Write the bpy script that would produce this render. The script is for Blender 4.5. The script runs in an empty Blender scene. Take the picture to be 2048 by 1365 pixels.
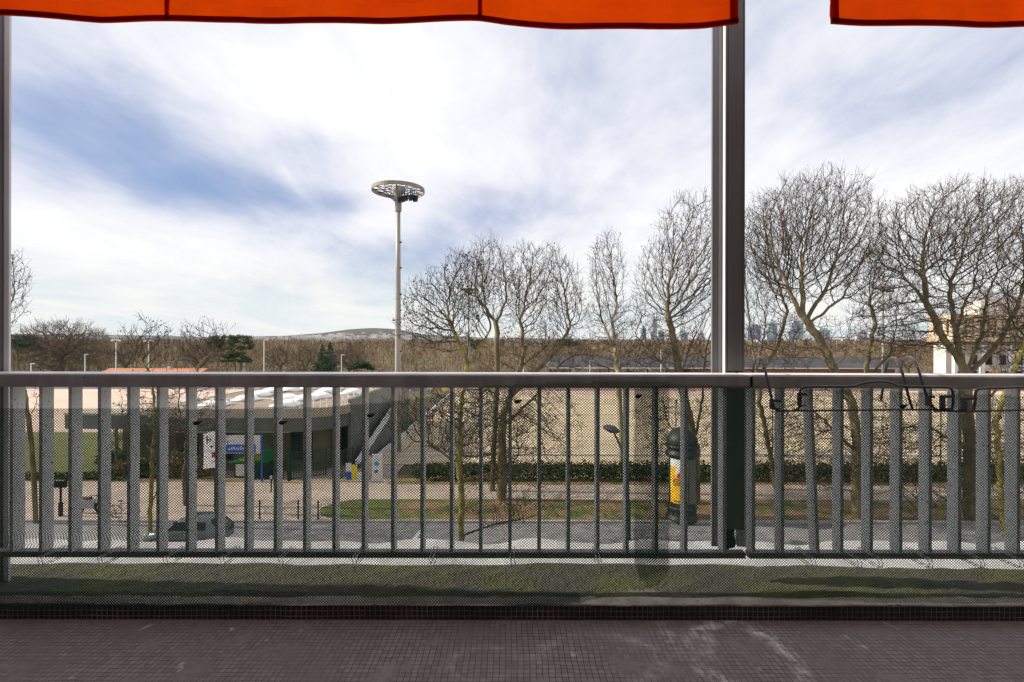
import bpy, math, random
import numpy as np
from mathutils import Vector, Matrix
R = math.radians
rnd = random.Random(7)
nrng = np.random.default_rng(11)
SC = bpy.context.scene
COL = SC.collection
ZC = 10.0                                   # eye height above the street

def W(px, py, D):                           # a point of the place, D metres out from the facade
    return Vector(((px-1024)/1000*D, D, ZC-(py-682)/1000*D))

# ------------------------------------------------------------------ materials
def nodes_of(name):
    m = bpy.data.materials.new(name); m.use_nodes = True
    nt = m.node_tree
    return m, nt, nt.nodes, nt.links, nt.nodes['Principled BSDF']

def mat(name, col, col2=None, scale=3.0, detail=5, rough=0.8, metal=0.0, bump=0.0, bscale=None, stretch=(1,1,1),
        lo=0.35, hi=0.65, spec=0.3, speck=None):
    m, nt, N, L, b = nodes_of(name)
    b.inputs['Roughness'].default_value = rough
    b.inputs['Metallic'].default_value = metal
    b.inputs['Specular IOR Level'].default_value = spec
    tc = N.new('ShaderNodeTexCoord'); mp = N.new('ShaderNodeMapping')
    mp.inputs['Scale'].default_value = stretch
    L.new(tc.outputs['Object'], mp.inputs['Vector'])
    n = N.new('ShaderNodeTexNoise'); n.inputs['Scale'].default_value = scale; n.inputs['Detail'].default_value = detail
    L.new(mp.outputs['Vector'], n.inputs['Vector'])
    r = N.new('ShaderNodeValToRGB')
    c2 = col2 if col2 else tuple(min(1, c*0.75) for c in col)
    r.color_ramp.elements[0].position = lo; r.color_ramp.elements[0].color = (*c2, 1)
    r.color_ramp.elements[1].position = hi; r.color_ramp.elements[1].color = (*col, 1)
    L.new(n.outputs['Fac'], r.inputs['Fac'])
    out = r.outputs['Color']
    if speck:                               # small dirt specks: (scale, threshold, colour)
        v = N.new('ShaderNodeTexNoise'); v.inputs['Scale'].default_value = speck[0]; v.inputs['Detail'].default_value = 2
        L.new(tc.outputs['Object'], v.inputs['Vector'])
        rr = N.new('ShaderNodeValToRGB')
        rr.color_ramp.elements[0].position = speck[1]; rr.color_ramp.elements[0].color = (0, 0, 0, 1)
        rr.color_ramp.elements[1].position = speck[1]+0.05; rr.color_ramp.elements[1].color = (1, 1, 1, 1)
        L.new(v.outputs['Fac'], rr.inputs['Fac'])
        mx = N.new('ShaderNodeMix'); mx.data_type = 'RGBA'
        L.new(rr.outputs['Color'], mx.inputs['Factor']); L.new(out, mx.inputs['A']); mx.inputs['B'].default_value = (*speck[2], 1)
        out = mx.outputs['Result']
    L.new(out, b.inputs['Base Color'])
    if bump:
        n2 = N.new('ShaderNodeTexNoise'); n2.inputs['Scale'].default_value = bscale or scale*4; n2.inputs['Detail'].default_value = 4
        L.new(mp.outputs['Vector'], n2.inputs['Vector'])
        bp = N.new('ShaderNodeBump'); bp.inputs['Strength'].default_value = bump; bp.inputs['Distance'].default_value = 0.02
        L.new(n2.outputs['Fac'], bp.inputs['Height']); L.new(bp.outputs['Normal'], b.inputs['Normal'])
    return m

def math_node(N, L, op, a, b=None, clamp=False):
    n = N.new('ShaderNodeMath'); n.operation = op; n.use_clamp = clamp
    for i, v in enumerate((a, b)):
        if v is None: continue
        if isinstance(v, (int, float)): n.inputs[i].default_value = v
        else: L.new(v, n.inputs[i])
    return n.outputs[0]

def mix_col(N, L, fac, a, b):
    mx = N.new('ShaderNodeMix'); mx.data_type = 'RGBA'
    for k, v in (('Factor', fac), ('A', a), ('B', b)):
        s = [i for i in mx.inputs if i.name == k and (i.type == 'RGBA' or k == 'Factor' and i.type == 'VALUE')][0]
        if isinstance(v, tuple): s.default_value = (*v, 1) if len(v) == 3 else v
        elif isinstance(v, (int, float)): s.default_value = v
        else: L.new(v, s)
    return [o for o in mx.outputs if o.type == 'RGBA'][0]

def tile_mat(name, c1, c2, grout, pitch, vertical=False, chalk=False):
    m, nt, N, L, b = nodes_of(name)
    tc = N.new('ShaderNodeTexCoord')
    sp = N.new('ShaderNodeSeparateXYZ'); L.new(tc.outputs['Object'], sp.inputs[0])
    cb = N.new('ShaderNodeCombineXYZ')
    wob = N.new('ShaderNodeTexNoise'); wob.inputs['Scale'].default_value = 9; wob.inputs['Detail'].default_value = 2
    L.new(tc.outputs['Object'], wob.inputs['Vector'])
    wv = math_node(N, L, 'MULTIPLY', math_node(N, L, 'SUBTRACT', wob.outputs['Fac'], 0.5), 0.012)
    L.new(math_node(N, L, 'ADD', sp.outputs['X'], wv), cb.inputs[0])
    L.new(math_node(N, L, 'ADD', sp.outputs['Z' if vertical else 'Y'], wv), cb.inputs[1])
    br = N.new('ShaderNodeTexBrick'); br.offset = 0; br.squash = 1
    L.new(cb.outputs[0], br.inputs['Vector'])
    br.inputs['Scale'].default_value = 1
    br.inputs['Brick Width'].default_value = pitch; br.inputs['Row Height'].default_value = pitch
    br.inputs['Mortar Size'].default_value = 0.0012 if not vertical else 0.0014; br.inputs['Mortar Smooth'].default_value = 0.1
    br.inputs['Bias'].default_value = -0.2
    br.inputs['Color1'].default_value = (*c1, 1); br.inputs['Color2'].default_value = (*c2, 1)
    ng = N.new('ShaderNodeTexNoise'); ng.inputs['Scale'].default_value = 7; ng.inputs['Detail'].default_value = 6
    L.new(tc.outputs['Object'], ng.inputs['Vector'])
    rg = N.new('ShaderNodeValToRGB')
    rg.color_ramp.elements[0].position = 0.42 if vertical else 0.56; rg.color_ramp.elements[0].color = (*grout[0], 1)
    rg.color_ramp.elements[1].position = 0.6 if vertical else 0.68; rg.color_ramp.elements[1].color = (*grout[1], 1)
    L.new(ng.outputs['Fac'], rg.inputs['Fac'])
    L.new(rg.outputs['Color'], br.inputs['Mortar'])
    col = br.outputs['Color']
    # grime in broad patches
    n3 = N.new('ShaderNodeTexNoise'); n3.inputs['Scale'].default_value = 3.5; n3.inputs['Detail'].default_value = 8; n3.inputs['Roughness'].default_value = 0.65
    L.new(tc.outputs['Object'], n3.inputs['Vector'])
    f3 = N.new('ShaderNodeMapRange'); f3.inputs['From Min'].default_value = 0.4; f3.inputs['From Max'].default_value = 0.7; f3.inputs['To Max'].default_value = 0.85
    L.new(n3.outputs['Fac'], f3.inputs['Value'])
    col = mix_col(N, L, f3.outputs[0], col, tuple(c*0.62 for c in c1))
    rough = 0.55
    if chalk:                               # dried limescale left by plant pots
        ns = N.new('ShaderNodeTexNoise'); ns.inputs['Scale'].default_value = 22; ns.inputs['Detail'].default_value = 7; ns.inputs['Roughness'].default_value = 0.7
        L.new(tc.outputs['Object'], ns.inputs['Vector'])
        big = N.new('ShaderNodeTexNoise'); big.inputs['Scale'].default_value = 5; big.inputs['Detail'].default_value = 3
        L.new(tc.outputs['Object'], big.inputs['Vector'])
        total = None
        for (cx, cy, rx, ry, wd, amp) in ((0.875, 1.87, 0.185, 0.235, 0.26, 0.95), (0.33, 1.86, 0.22, 0.15, 0.22, 0.30), (-0.10, 1.83, 0.13, 0.10, 0.2, 0.2), (0.70, 2.05, 0.07, 0.16, 0.7, 0.55)):
            ux = math_node(N, L, 'DIVIDE', math_node(N, L, 'SUBTRACT', sp.outputs['X'], cx), rx)
            uy = math_node(N, L, 'DIVIDE', math_node(N, L, 'SUBTRACT', sp.outputs['Y'], cy), ry)
            d = math_node(N, L, 'SQRT', math_node(N, L, 'ADD', math_node(N, L, 'MULTIPLY', ux, ux), math_node(N, L, 'MULTIPLY', uy, uy)))
            d = math_node(N, L, 'ADD', d, math_node(N, L, 'MULTIPLY', math_node(N, L, 'SUBTRACT', big.outputs['Fac'], 0.5), 0.55))
            band = math_node(N, L, 'SUBTRACT', 1.0, math_node(N, L, 'DIVIDE', math_node(N, L, 'ABSOLUTE', math_node(N, L, 'SUBTRACT', d, 1.0)), wd), clamp=True)
            g = math_node(N, L, 'MULTIPLY', band, amp)
            total = g if total is None else math_node(N, L, 'MAXIMUM', total, g)
        pr = N.new('ShaderNodeMapRange'); pr.inputs['From Min'].default_value = 0.42; pr.inputs['From Max'].default_value = 0.62
        L.new(ns.outputs['Fac'], pr.inputs['Value'])
        gap = N.new('ShaderNodeTexNoise'); gap.inputs['Scale'].default_value = 6.5; gap.inputs['Detail'].default_value = 4
        L.new(tc.outputs['Object'], gap.inputs['Vector'])
        gr = N.new('ShaderNodeMapRange'); gr.inputs['From Min'].default_value = 0.38; gr.inputs['From Max'].default_value = 0.54; gr.inputs['To Min'].default_value = 0.35
        L.new(gap.outputs['Fac'], gr.inputs['Value'])
        fac = math_node(N, L, 'MULTIPLY', math_node(N, L, 'MULTIPLY', total, gr.outputs[0]), pr.outputs[0], clamp=True)
        # stray splashes
        sv = N.new('ShaderNodeTexNoise'); sv.inputs['Scale'].default_value = 13; sv.inputs['Detail'].default_value = 3
        L.new(tc.outputs['Object'], sv.inputs['Vector'])
        sr = N.new('ShaderNodeMapRange'); sr.inputs['From Min'].default_value = 0.70; sr.inputs['From Max'].default_value = 0.76; sr.inputs['To Max'].default_value = 0.4
        L.new(sv.outputs['Fac'], sr.inputs['Value'])
        fac = math_node(N, L, 'MAXIMUM', fac, sr.outputs[0])
        tile_only = math_node(N, L, 'SUBTRACT', 1.0, math_node(N, L, 'MULTIPLY', br.outputs['Fac'], 0.7))
        fac = math_node(N, L, 'MULTIPLY', fac, tile_only)
        col = mix_col(N, L, math_node(N, L, 'MULTIPLY', fac, 1.5, True), col, (0.80, 0.82, 0.78))
    L.new(col, b.inputs['Base Color'])
    b.inputs['Roughness'].default_value = rough
    b.inputs['Specular IOR Level'].default_value = 0.3
    bp = N.new('ShaderNodeBump'); bp.inputs['Strength'].default_value = 0.5; bp.inputs['Distance'].default_value = 0.001
    inv = math_node(N, L, 'SUBTRACT', 1.0, br.outputs['Fac'])
    L.new(inv, bp.inputs['Height']); L.new(bp.outputs['Normal'], b.inputs['Normal'])
    return m

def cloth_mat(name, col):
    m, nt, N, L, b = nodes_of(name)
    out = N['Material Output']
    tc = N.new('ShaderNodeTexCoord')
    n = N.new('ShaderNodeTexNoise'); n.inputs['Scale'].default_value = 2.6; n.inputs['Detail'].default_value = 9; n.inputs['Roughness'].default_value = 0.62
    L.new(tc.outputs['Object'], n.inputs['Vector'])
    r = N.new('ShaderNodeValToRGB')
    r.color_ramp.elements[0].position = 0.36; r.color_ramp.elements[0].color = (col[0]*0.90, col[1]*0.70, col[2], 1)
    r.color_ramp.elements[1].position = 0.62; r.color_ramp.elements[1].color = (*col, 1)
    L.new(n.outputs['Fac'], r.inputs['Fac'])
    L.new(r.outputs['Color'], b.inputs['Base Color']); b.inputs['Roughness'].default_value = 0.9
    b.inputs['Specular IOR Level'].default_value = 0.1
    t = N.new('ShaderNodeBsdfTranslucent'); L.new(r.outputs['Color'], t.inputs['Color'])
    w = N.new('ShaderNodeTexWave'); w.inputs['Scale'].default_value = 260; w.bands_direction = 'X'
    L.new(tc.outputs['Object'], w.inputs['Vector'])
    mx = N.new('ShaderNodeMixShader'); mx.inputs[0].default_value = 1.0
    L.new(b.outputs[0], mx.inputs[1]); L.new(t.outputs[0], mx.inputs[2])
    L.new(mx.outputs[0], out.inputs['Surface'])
    return m

M = {}
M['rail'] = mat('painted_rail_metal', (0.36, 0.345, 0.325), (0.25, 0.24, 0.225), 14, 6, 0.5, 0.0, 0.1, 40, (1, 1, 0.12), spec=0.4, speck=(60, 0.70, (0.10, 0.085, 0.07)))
M['rail_top'] = mat('sky_lit_rail_metal', (0.78, 0.78, 0.80), (0.62, 0.62, 0.64), 9, 5, 0.45, spec=0.4)  # paler than the rail: sky light on the top put into colour
M['baluster'] = mat('speckled_baluster_paint', (0.80, 0.82, 0.82), (0.68, 0.70, 0.70), 8, 5, 0.5, speck=(110, 0.63, (0.14, 0.13, 0.12)), stretch=(1, 1, 0.4))
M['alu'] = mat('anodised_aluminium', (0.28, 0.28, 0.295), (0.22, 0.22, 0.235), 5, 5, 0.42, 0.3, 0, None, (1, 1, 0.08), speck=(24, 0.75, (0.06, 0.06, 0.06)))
M['post'] = mat('taupe_post_metal', (0.185, 0.175, 0.162), (0.14, 0.132, 0.122), 16, 6, 0.5, 0.1, 0, None, (1, 1, 0.03))
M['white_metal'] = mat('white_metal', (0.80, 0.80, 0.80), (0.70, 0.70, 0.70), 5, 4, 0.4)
M['net'] = mat('dark_green_plastic_net', (0.032, 0.095, 0.058), (0.024, 0.072, 0.044), 5, 3, 0.5)
M['clip'] = mat('black_plastic', (0.012, 0.012, 0.012), (0.008, 0.008, 0.008), 30, 3, 0.5)
M['tie'] = mat('pale_cable_tie', (0.62, 0.64, 0.62), (0.5, 0.52, 0.5), 30, 3, 0.5)
M['concrete'] = mat('mossy_concrete', (0.40, 0.35, 0.29), (0.26, 0.23, 0.19), 12, 8, 0.9, 0, 0.4, 90, speck=(50, 0.64, (0.16, 0.14, 0.11)))
M['membrane'] = mat('white_flashing_sheet', (0.62, 0.62, 0.62), (0.46, 0.46, 0.46), 7, 6, 0.6)
M['moss'] = mat('green_moss', (0.115, 0.12, 0.045), (0.085, 0.082, 0.065), 4, 8, 0.95, 0, 0.8, 60, lo=0.42, hi=0.68)
M['tile_floor'] = tile_mat('mosaic_floor_tiles', (0.325, 0.285, 0.276), (0.215, 0.183, 0.177), ((0.03, 0.027, 0.026), (0.38, 0.35, 0.33)), 0.0222, chalk=True)
M['tile_dark'] = tile_mat('dark_upstand_tiles', (0.045, 0.034, 0.030), (0.026, 0.020, 0.018), ((0.22, 0.20, 0.16), (0.50, 0.46, 0.36)), 0.0222, vertical=True)
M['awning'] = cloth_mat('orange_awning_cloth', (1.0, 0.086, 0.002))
M['hem'] = cloth_mat('dimmed_hem_cloth', (0.42, 0.028, 0.003))  # awning cloth darkened in colour: less light passes a folded hem
M['rack'] = mat('dark_coated_tube', (0.085, 0.09, 0.098), (0.055, 0.058, 0.064), 40, 4, 0.32, 0.4, spec=0.6)
M['render'] = mat('pale_render', (0.80, 0.78, 0.75), (0.72, 0.70, 0.67), 4, 6, 0.9, 0, 0.2, 60)
M['facade'] = mat('grey_facade_cladding', (0.30, 0.29, 0.28), (0.24, 0.23, 0.22), 3, 6, 0.8)
M['asphalt'] = mat('road_asphalt', (0.29, 0.285, 0.28), (0.21, 0.21, 0.21), 1.3, 9, 0.95, 0, 0.3, 60)
M['pave'] = mat('pinkish_beige_paving', (0.52, 0.43, 0.355), (0.40, 0.33, 0.27), 0.7, 9, 0.95, 0, 0.2, 40)
M['kerb'] = mat('granite_kerb', (0.46, 0.44, 0.41), (0.34, 0.32, 0.30), 2, 6, 0.9)
M['paint'] = mat('road_paint', (0.82, 0.82, 0.80), (0.62, 0.62, 0.60), 5, 6, 0.7)
M['yellow_paint'] = mat('yellow_road_paint', (0.80, 0.52, 0.04), (0.55, 0.38, 0.06), 5, 6, 0.7)
M['sand'] = mat('cream_sand_field', (0.67, 0.55, 0.37), (0.53, 0.43, 0.285), 0.16, 10, 0.95)
M['clay'] = mat('pink_clay_court', (0.60, 0.45, 0.36), (0.50, 0.37, 0.29), 0.2, 9, 0.95)
M['grass'] = mat('winter_grass', (0.125, 0.165, 0.04), (0.11, 0.11, 0.04), 0.9, 9, 0.95, 0, 0.6, 30)
M['verge'] = mat('leaf_littered_verge', (0.30, 0.19, 0.105), (0.10, 0.14, 0.03), 0.75, 9, 0.95, 0, 0.6, 30, lo=0.40, hi=0.56)
M['earth'] = mat('park_earth', (0.14, 0.11, 0.06), (0.09, 0.09, 0.04), 0.05, 9, 0.95)
M['gravel'] = mat('brown_roof_gravel', (0.30, 0.235, 0.165), (0.19, 0.145, 0.10), 1.4, 10, 0.95, 0, 0.4, 30)
M['fascia'] = mat('beige_concrete_fascia', (0.52, 0.46, 0.37), (0.42, 0.37, 0.29), 1.0, 7, 0.9)
M['darkpanel'] = mat('dark_green_grey_panel', (0.17, 0.178, 0.16), (0.12, 0.128, 0.115), 0.8, 6, 0.7)
M['recess'] = mat('dark_olive_entrance_wall', (0.20, 0.18, 0.12), (0.13, 0.12, 0.08), 0.8, 6, 0.8)
M['dome'] = mat('milky_rooflight', (0.86, 0.86, 0.86), (0.78, 0.78, 0.78), 3, 4, 0.3)
M['green_metal'] = mat('dark_green_metal', (0.018, 0.06, 0.042), (0.012, 0.04, 0.03), 4, 4, 0.5)
M['morris'] = mat('bottle_green_cast_iron', (0.028, 0.040, 0.035), (0.016, 0.024, 0.021), 3, 5, 0.5, spec=0.4)
M['yellow'] = mat('yellow_poster', (0.85, 0.50, 0.02), (0.78, 0.44, 0.02), 4, 4, 0.6)
M['brown_ink'] = mat('brown_ink', (0.16, 0.09, 0.03), None, 4, 4, 0.6)
M['red'] = mat('red_ink', (0.65, 0.03, 0.03), None, 4, 4, 0.6)
M['blue'] = mat('blue_ink', (0.03, 0.14, 0.62), (0.02, 0.11, 0.5), 4, 4, 0.5)
M['cyan'] = mat('cyan_ink', (0.03, 0.42, 0.72), None, 4, 4, 0.5)
M['bright_green'] = mat('bright_green_paint', (0.03, 0.36, 0.10), (0.02, 0.26, 0.07), 4, 4, 0.5)
M['lemon'] = mat('lemon_paint', (0.82, 0.72, 0.04), (0.72, 0.62, 0.03), 4, 4, 0.5)
M['white'] = mat('white_paint', (0.80, 0.80, 0.79), (0.72, 0.72, 0.71), 4, 4, 0.5)
M['mast'] = mat('galvanised_mast', (0.37, 0.345, 0.31), (0.27, 0.255, 0.235), 1.5, 6, 0.5, 0.15, stretch=(1, 1, 0.15))
M['ringm'] = mat('tan_ring_metal', (0.30, 0.26, 0.19), (0.22, 0.19, 0.145), 2, 5, 0.6)
M['darkiron'] = mat('dark_iron', (0.03, 0.03, 0.03), (0.02, 0.02, 0.02), 4, 4, 0.6)
M['lampgrey'] = mat('slate_lamp_paint', (0.10, 0.105, 0.13), (0.08, 0.083, 0.10), 4, 4, 0.5)
M['bark'] = mat('olive_plane_bark', (0.22, 0.18, 0.095), (0.115, 0.095, 0.05), 3.2, 8, 0.9, 0, 0.5, 14, stretch=(1, 1, 0.35), lo=0.40, hi=0.60)
M['palebark'] = mat('pale_cream_bark', (0.50, 0.44, 0.26), (0.24, 0.20, 0.11), 2.2, 8, 0.9, stretch=(1, 1, 0.4), lo=0.38, hi=0.55)
M['mossbark'] = mat('yellow_mossy_bark', (0.29, 0.25, 0.06), (0.14, 0.115, 0.05), 3.0, 8, 0.9, lo=0.38, hi=0.58)
M['twig'] = mat('dark_twig', (0.070, 0.050, 0.034), (0.042, 0.031, 0.022), 2, 4, 0.9)
M['browntwig'] = mat('grey_brown_twig', (0.155, 0.115, 0.075), (0.10, 0.075, 0.05), 0.4, 6, 0.9)
M['wood'] = mat('winter_wood_twigs', (0.30, 0.215, 0.13), (0.13, 0.093, 0.055), 0.075, 9, 0.95, lo=.38, hi=.62)
M['pine'] = mat('pine_needles', (0.075, 0.115, 0.03), (0.035, 0.06, 0.018), 0.5, 7, 0.9)
M['conifer'] = mat('dark_conifer_needles', (0.045, 0.095, 0.035), (0.022, 0.05, 0.02), 0.5, 7, 0.9)
M['cedar'] = mat('blue_green_cedar_needles', (0.085, 0.125, 0.085), (0.04, 0.065, 0.045), 0.5, 7, 0.9)
M['laurel'] = mat('evergreen_hedge_leaves', (0.055, 0.085, 0.02), (0.022, 0.040, 0.012), 1.5, 8, 0.85)
M['tanbush'] = mat('dry_straw_leaves', (0.34, 0.26, 0.13), (0.16, 0.14, 0.06), 1.5, 8, 0.9)
M['grassbush'] = mat('fresh_green_leaves', (0.13, 0.20, 0.035), (0.07, 0.11, 0.03), 1.5, 8, 0.9)
M['slate'] = mat('slate_grey_roof', (0.085, 0.085, 0.09), (0.06, 0.06, 0.065), 0.5, 8, 0.8)
M['brick'] = mat('orange_brick', (0.48, 0.20, 0.10), (0.38, 0.15, 0.08), 1.5, 8, 0.9)
M['cream'] = mat('cream_stone', (0.66, 0.54, 0.38), (0.56, 0.45, 0.31), 0.5, 8, 0.9)
M['palewall'] = mat('pale_town_wall', (0.80, 0.76, 0.70), (0.62, 0.55, 0.48), 0.01, 8, 0.9)
M['hill'] = mat('wooded_hillside', (0.045, 0.052, 0.045), (0.028, 0.035, 0.032), 0.012, 9, 1.0)
M['glass_tower'] = mat('hazed_blue_tower_glass', (0.28, 0.34, 0.48), (0.22, 0.28, 0.41), 0.05, 5, 0.4)  # tower colours paled to stand in for haze over the distance
M['teal_tower'] = mat('hazed_teal_tower_glass', (0.32, 0.47, 0.51), (0.26, 0.40, 0.44), 0.05, 5, 0.4)
M['grey_tower'] = mat('pale_grey_tower', (0.52, 0.52, 0.56), (0.45, 0.45, 0.50), 0.05, 5, 0.7)  # lightened for haze on the towers, shared by the court wall
M['carpaint'] = mat('dark_green_car_paint', (0.17, 0.21, 0.20), (0.15, 0.18, 0.17), 3, 3, 0.16, 0.45, spec=0.8)
M['carglass'] = mat('car_glass', (0.012, 0.014, 0.015), (0.010, 0.011, 0.012), 3, 3, 0.08, spec=0.35)
M['tyre'] = mat('tyre_rubber', (0.02, 0.02, 0.02), (0.015, 0.015, 0.015), 8, 4, 0.85)
M['steel'] = mat('bright_steel', (0.55, 0.56, 0.58), (0.45, 0.46, 0.48), 5, 4, 0.3, 0.7)
def graffiti_mat():
    m, nt, N, L, b = nodes_of('painted_mural')
    tc = N.new('ShaderNodeTexCoord')
    n = N.new('ShaderNodeTexNoise'); n.inputs['Scale'].default_value = 1.1; n.inputs['Detail'].default_value = 3
    L.new(tc.outputs['Object'], n.inputs['Vector'])
    v = N.new('ShaderNodeTexVoronoi'); v.inputs['Scale'].default_value = 0.8
    ad = N.new('ShaderNodeVectorMath'); ad.operation = 'ADD'
    L.new(tc.outputs['Object'], ad.inputs[0]); L.new(n.outputs['Color'], ad.inputs[1]); L.new(ad.outputs[0], v.inputs['Vector'])
    s = N.new('ShaderNodeSeparateColor'); L.new(v.outputs['Color'], s.inputs[0])
    r = N.new('ShaderNodeValToRGB'); r.color_ramp.interpolation = 'CONSTANT'
    cols = [(0.75, 0.74, 0.72), (0.10, 0.32, 0.55), (0.70, 0.62, 0.55), (0.20, 0.50, 0.60), (0.65, 0.35, 0.28), (0.75, 0.74, 0.72), (0.55, 0.60, 0.15), (0.25, 0.22, 0.45), (0.62, 0.10, 0.09)]
    e = r.color_ramp.elements
    e[0].position = 0; e[0].color = (*cols[0], 1); e[1].position = 1/9; e[1].color = (*cols[1], 1)
    for i in range(2, 9):
        x = e.new(i/9); x.color = (*cols[i], 1)
    L.new(s.outputs[0], r.inputs['Fac']); L.new(r.outputs['Color'], b.inputs['Base Color'])
    b.inputs['Roughness'].default_value = 0.8
    return m
M['mural'] = graffiti_mat()

# ------------------------------------------------------------------ mesh helpers
class MB:
    def __init__(s): s.v = []; s.f = []; s.smooth = False
    def quad(s, a, b, c, d):
        n = len(s.v); s.v += [tuple(a), tuple(b), tuple(c), tuple(d)]; s.f.append((n, n+1, n+2, n+3)); return s
    def poly(s, pts):
        n = len(s.v); s.v += [tuple(p) for p in pts]; s.f.append(tuple(range(n, n+len(pts)))); return s
    def hexa(s, p):                          # p: 4 bottom, 4 top corners
        n = len(s.v); s.v += [tuple(q) for q in p]
        for q in ((3, 2, 1, 0), (4, 5, 6, 7), (0, 1, 5, 4), (1, 2, 6, 5), (2, 3, 7, 6), (3, 0, 4, 7)):
            s.f.append(tuple(n+i for i in q))
        return s
    def box(s, x0, x1, y0, y1, z0, z1):
        return s.hexa([(x0, y0, z0), (x1, y0, z0), (x1, y1, z0), (x0, y1, z0), (x0, y0, z1), (x1, y0, z1), (x1, y1, z1), (x0, y1, z1)])
    def cbox(s, x0, x1, y0, y1, z0, z1, c):  # box with chamfered long edges along X
        prof = [(y0+c, z0), (y1-c, z0), (y1, z0+c), (y1, z1-c), (y1-c, z1), (y0+c, z1), (y0, z1-c), (y0, z0+c)]
        return s.prism([(x0, y, z) for y, z in prof], (x1-x0, 0, 0))
    def prism(s, pts, d):
        n = len(s.v); k = len(pts)
        s.v += [tuple(p) for p in pts] + [(p[0]+d[0], p[1]+d[1], p[2]+d[2]) for p in pts]
        s.f.append(tuple(n+i for i in range(k))[::-1]); s.f.append(tuple(n+k+i for i in range(k)))
        for i in range(k):
            j = (i+1) % k; s.f.append((n+i, n+j, n+k+j, n+k+i))
        return s
    def tube(s, pts, rad, sides=8, caps=True, closed=False):
        pts = [Vector(p) for p in pts]; k = len(pts)
        if not hasattr(rad, '__len__'): rad = [rad]*k
        n0 = len(s.v); up = None
        for i, p in enumerate(pts):
            if closed: t = pts[(i+1) % k]-pts[i-1]
            else: t = pts[min(i+1, k-1)]-pts[max(i-1, 0)]
            t = t.normalized() if t.length > 1e-9 else Vector((0, 0, 1))
            if up is None:
                up = Vector((0, 0, 1)) if abs(t.z) < 0.9 else Vector((1, 0, 0))
            a = (up-t*up.dot(t)).normalized(); b = t.cross(a); up = a
            for j in range(sides):
                w = 2*math.pi*j/sides
                s.v.append(tuple(p+(a*math.cos(w)+b*math.sin(w))*rad[i]))
        for i in range(k if closed else k-1):
            i2 = (i+1) % k
            for j in range(sides):
                j2 = (j+1) % sides
                s.f.append((n0+i*sides+j, n0+i*sides+j2, n0+i2*sides+j2, n0+i2*sides+j))
        if caps and not closed:
            s.f.append(tuple(n0+j for j in range(sides))[::-1]); s.f.append(tuple(n0+(k-1)*sides+j for j in range(sides)))
        return s
    def lathe(s, c, prof, sides=24, a0=0, a1=2*math.pi):
        n0 = len(s.v); full = abs(a1-a0-2*math.pi) < 1e-6; m = sides if full else sides+1
        for r, z in prof:
            for j in range(m):
                w = a0+(a1-a0)*j/sides
                s.v.append((c[0]+r*math.cos(w), c[1]+r*math.sin(w), c[2]+z))
        for i in range(len(prof)-1):
            for j in range(sides):
                j2 = (j+1) % m
                s.f.append((n0+i*m+j, n0+i*m+j2, n0+(i+1)*m+j2, n0+(i+1)*m+j))
        return s
    def build(s, name, m, parent=None, smooth=False, origin=None, kind=None):
        me = bpy.data.meshes.new(name)
        vs = s.v
        if origin is not None: vs = [(x-origin[0], y-origin[1], z-origin[2]) for x, y, z in vs]
        me.from_pydata(vs, [], s.f); me.update()
        if smooth: me.polygons.foreach_set('use_smooth', [True]*len(me.polygons))
        me.materials.append(m)
        o = bpy.data.objects.new(name, me); COL.objects.link(o)
        if origin is not None: o.location = origin
        if parent is not None:
            o.parent = parent
            if origin is None: o.matrix_parent_inverse = Matrix.Translation(-Vector(parent.location))
        if kind: o['kind'] = kind
        return o

def thing(name, label, cat, loc=(0, 0, 0), group=None):
    o = bpy.data.objects.new(name, None); COL.objects.link(o)
    o.location = loc; o.empty_display_size = 0.1
    o['label'] = label; o['category'] = cat
    if group: o['group'] = group
    return o
def tag(o, label, cat, group=None, kind=None):
    o['label'] = label; o['category'] = cat
    if group: o['group'] = group
    if kind: o['kind'] = kind
    return o
def struct(o):
    o['kind'] = 'structure'; return o
def copy_thing(o, loc, label, scale=None):
    c = o.copy(); COL.objects.link(c); c.location = loc; c['label'] = label
    if scale: c.scale = scale
    for ch in list(o.children):
        d = ch.copy(); COL.objects.link(d); d.parent = c; d.matrix_parent_inverse = ch.matrix_parent_inverse.copy()
        for g in list(ch.children):
            e = g.copy(); COL.objects.link(e); e.parent = d; e.matrix_parent_inverse = g.matrix_parent_inverse.copy()
    return c
def sheet(name, x0, x1, y0, y1, z, m):
    mb = MB().quad((x0, y0, z), (x1, y0, z), (x1, y1, z), (x0, y1, z))
    return struct(mb.build(name, m))

# ------------------------------------------------------------------ the balcony
FZ, LZ = 8.82, 8.887                        # floor, top of ledge
struct(MB().quad((-3.6, -1.0, FZ), (3.6, -1.0, FZ), (3.6, 2.115, FZ), (-3.6, 2.115, FZ)).build('balcony_floor', M['tile_floor']))
par = thing('balcony_ledge', 'low tiled upstand with mossy concrete ledge along the balcony edge under the net', 'ledge', (0, 2.115, FZ))
MB().box(-3.6, 3.6, 2.115, 2.135, FZ-0.02, LZ-0.004).build('tiled_upstand', M['tile_dark'], par)
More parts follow.
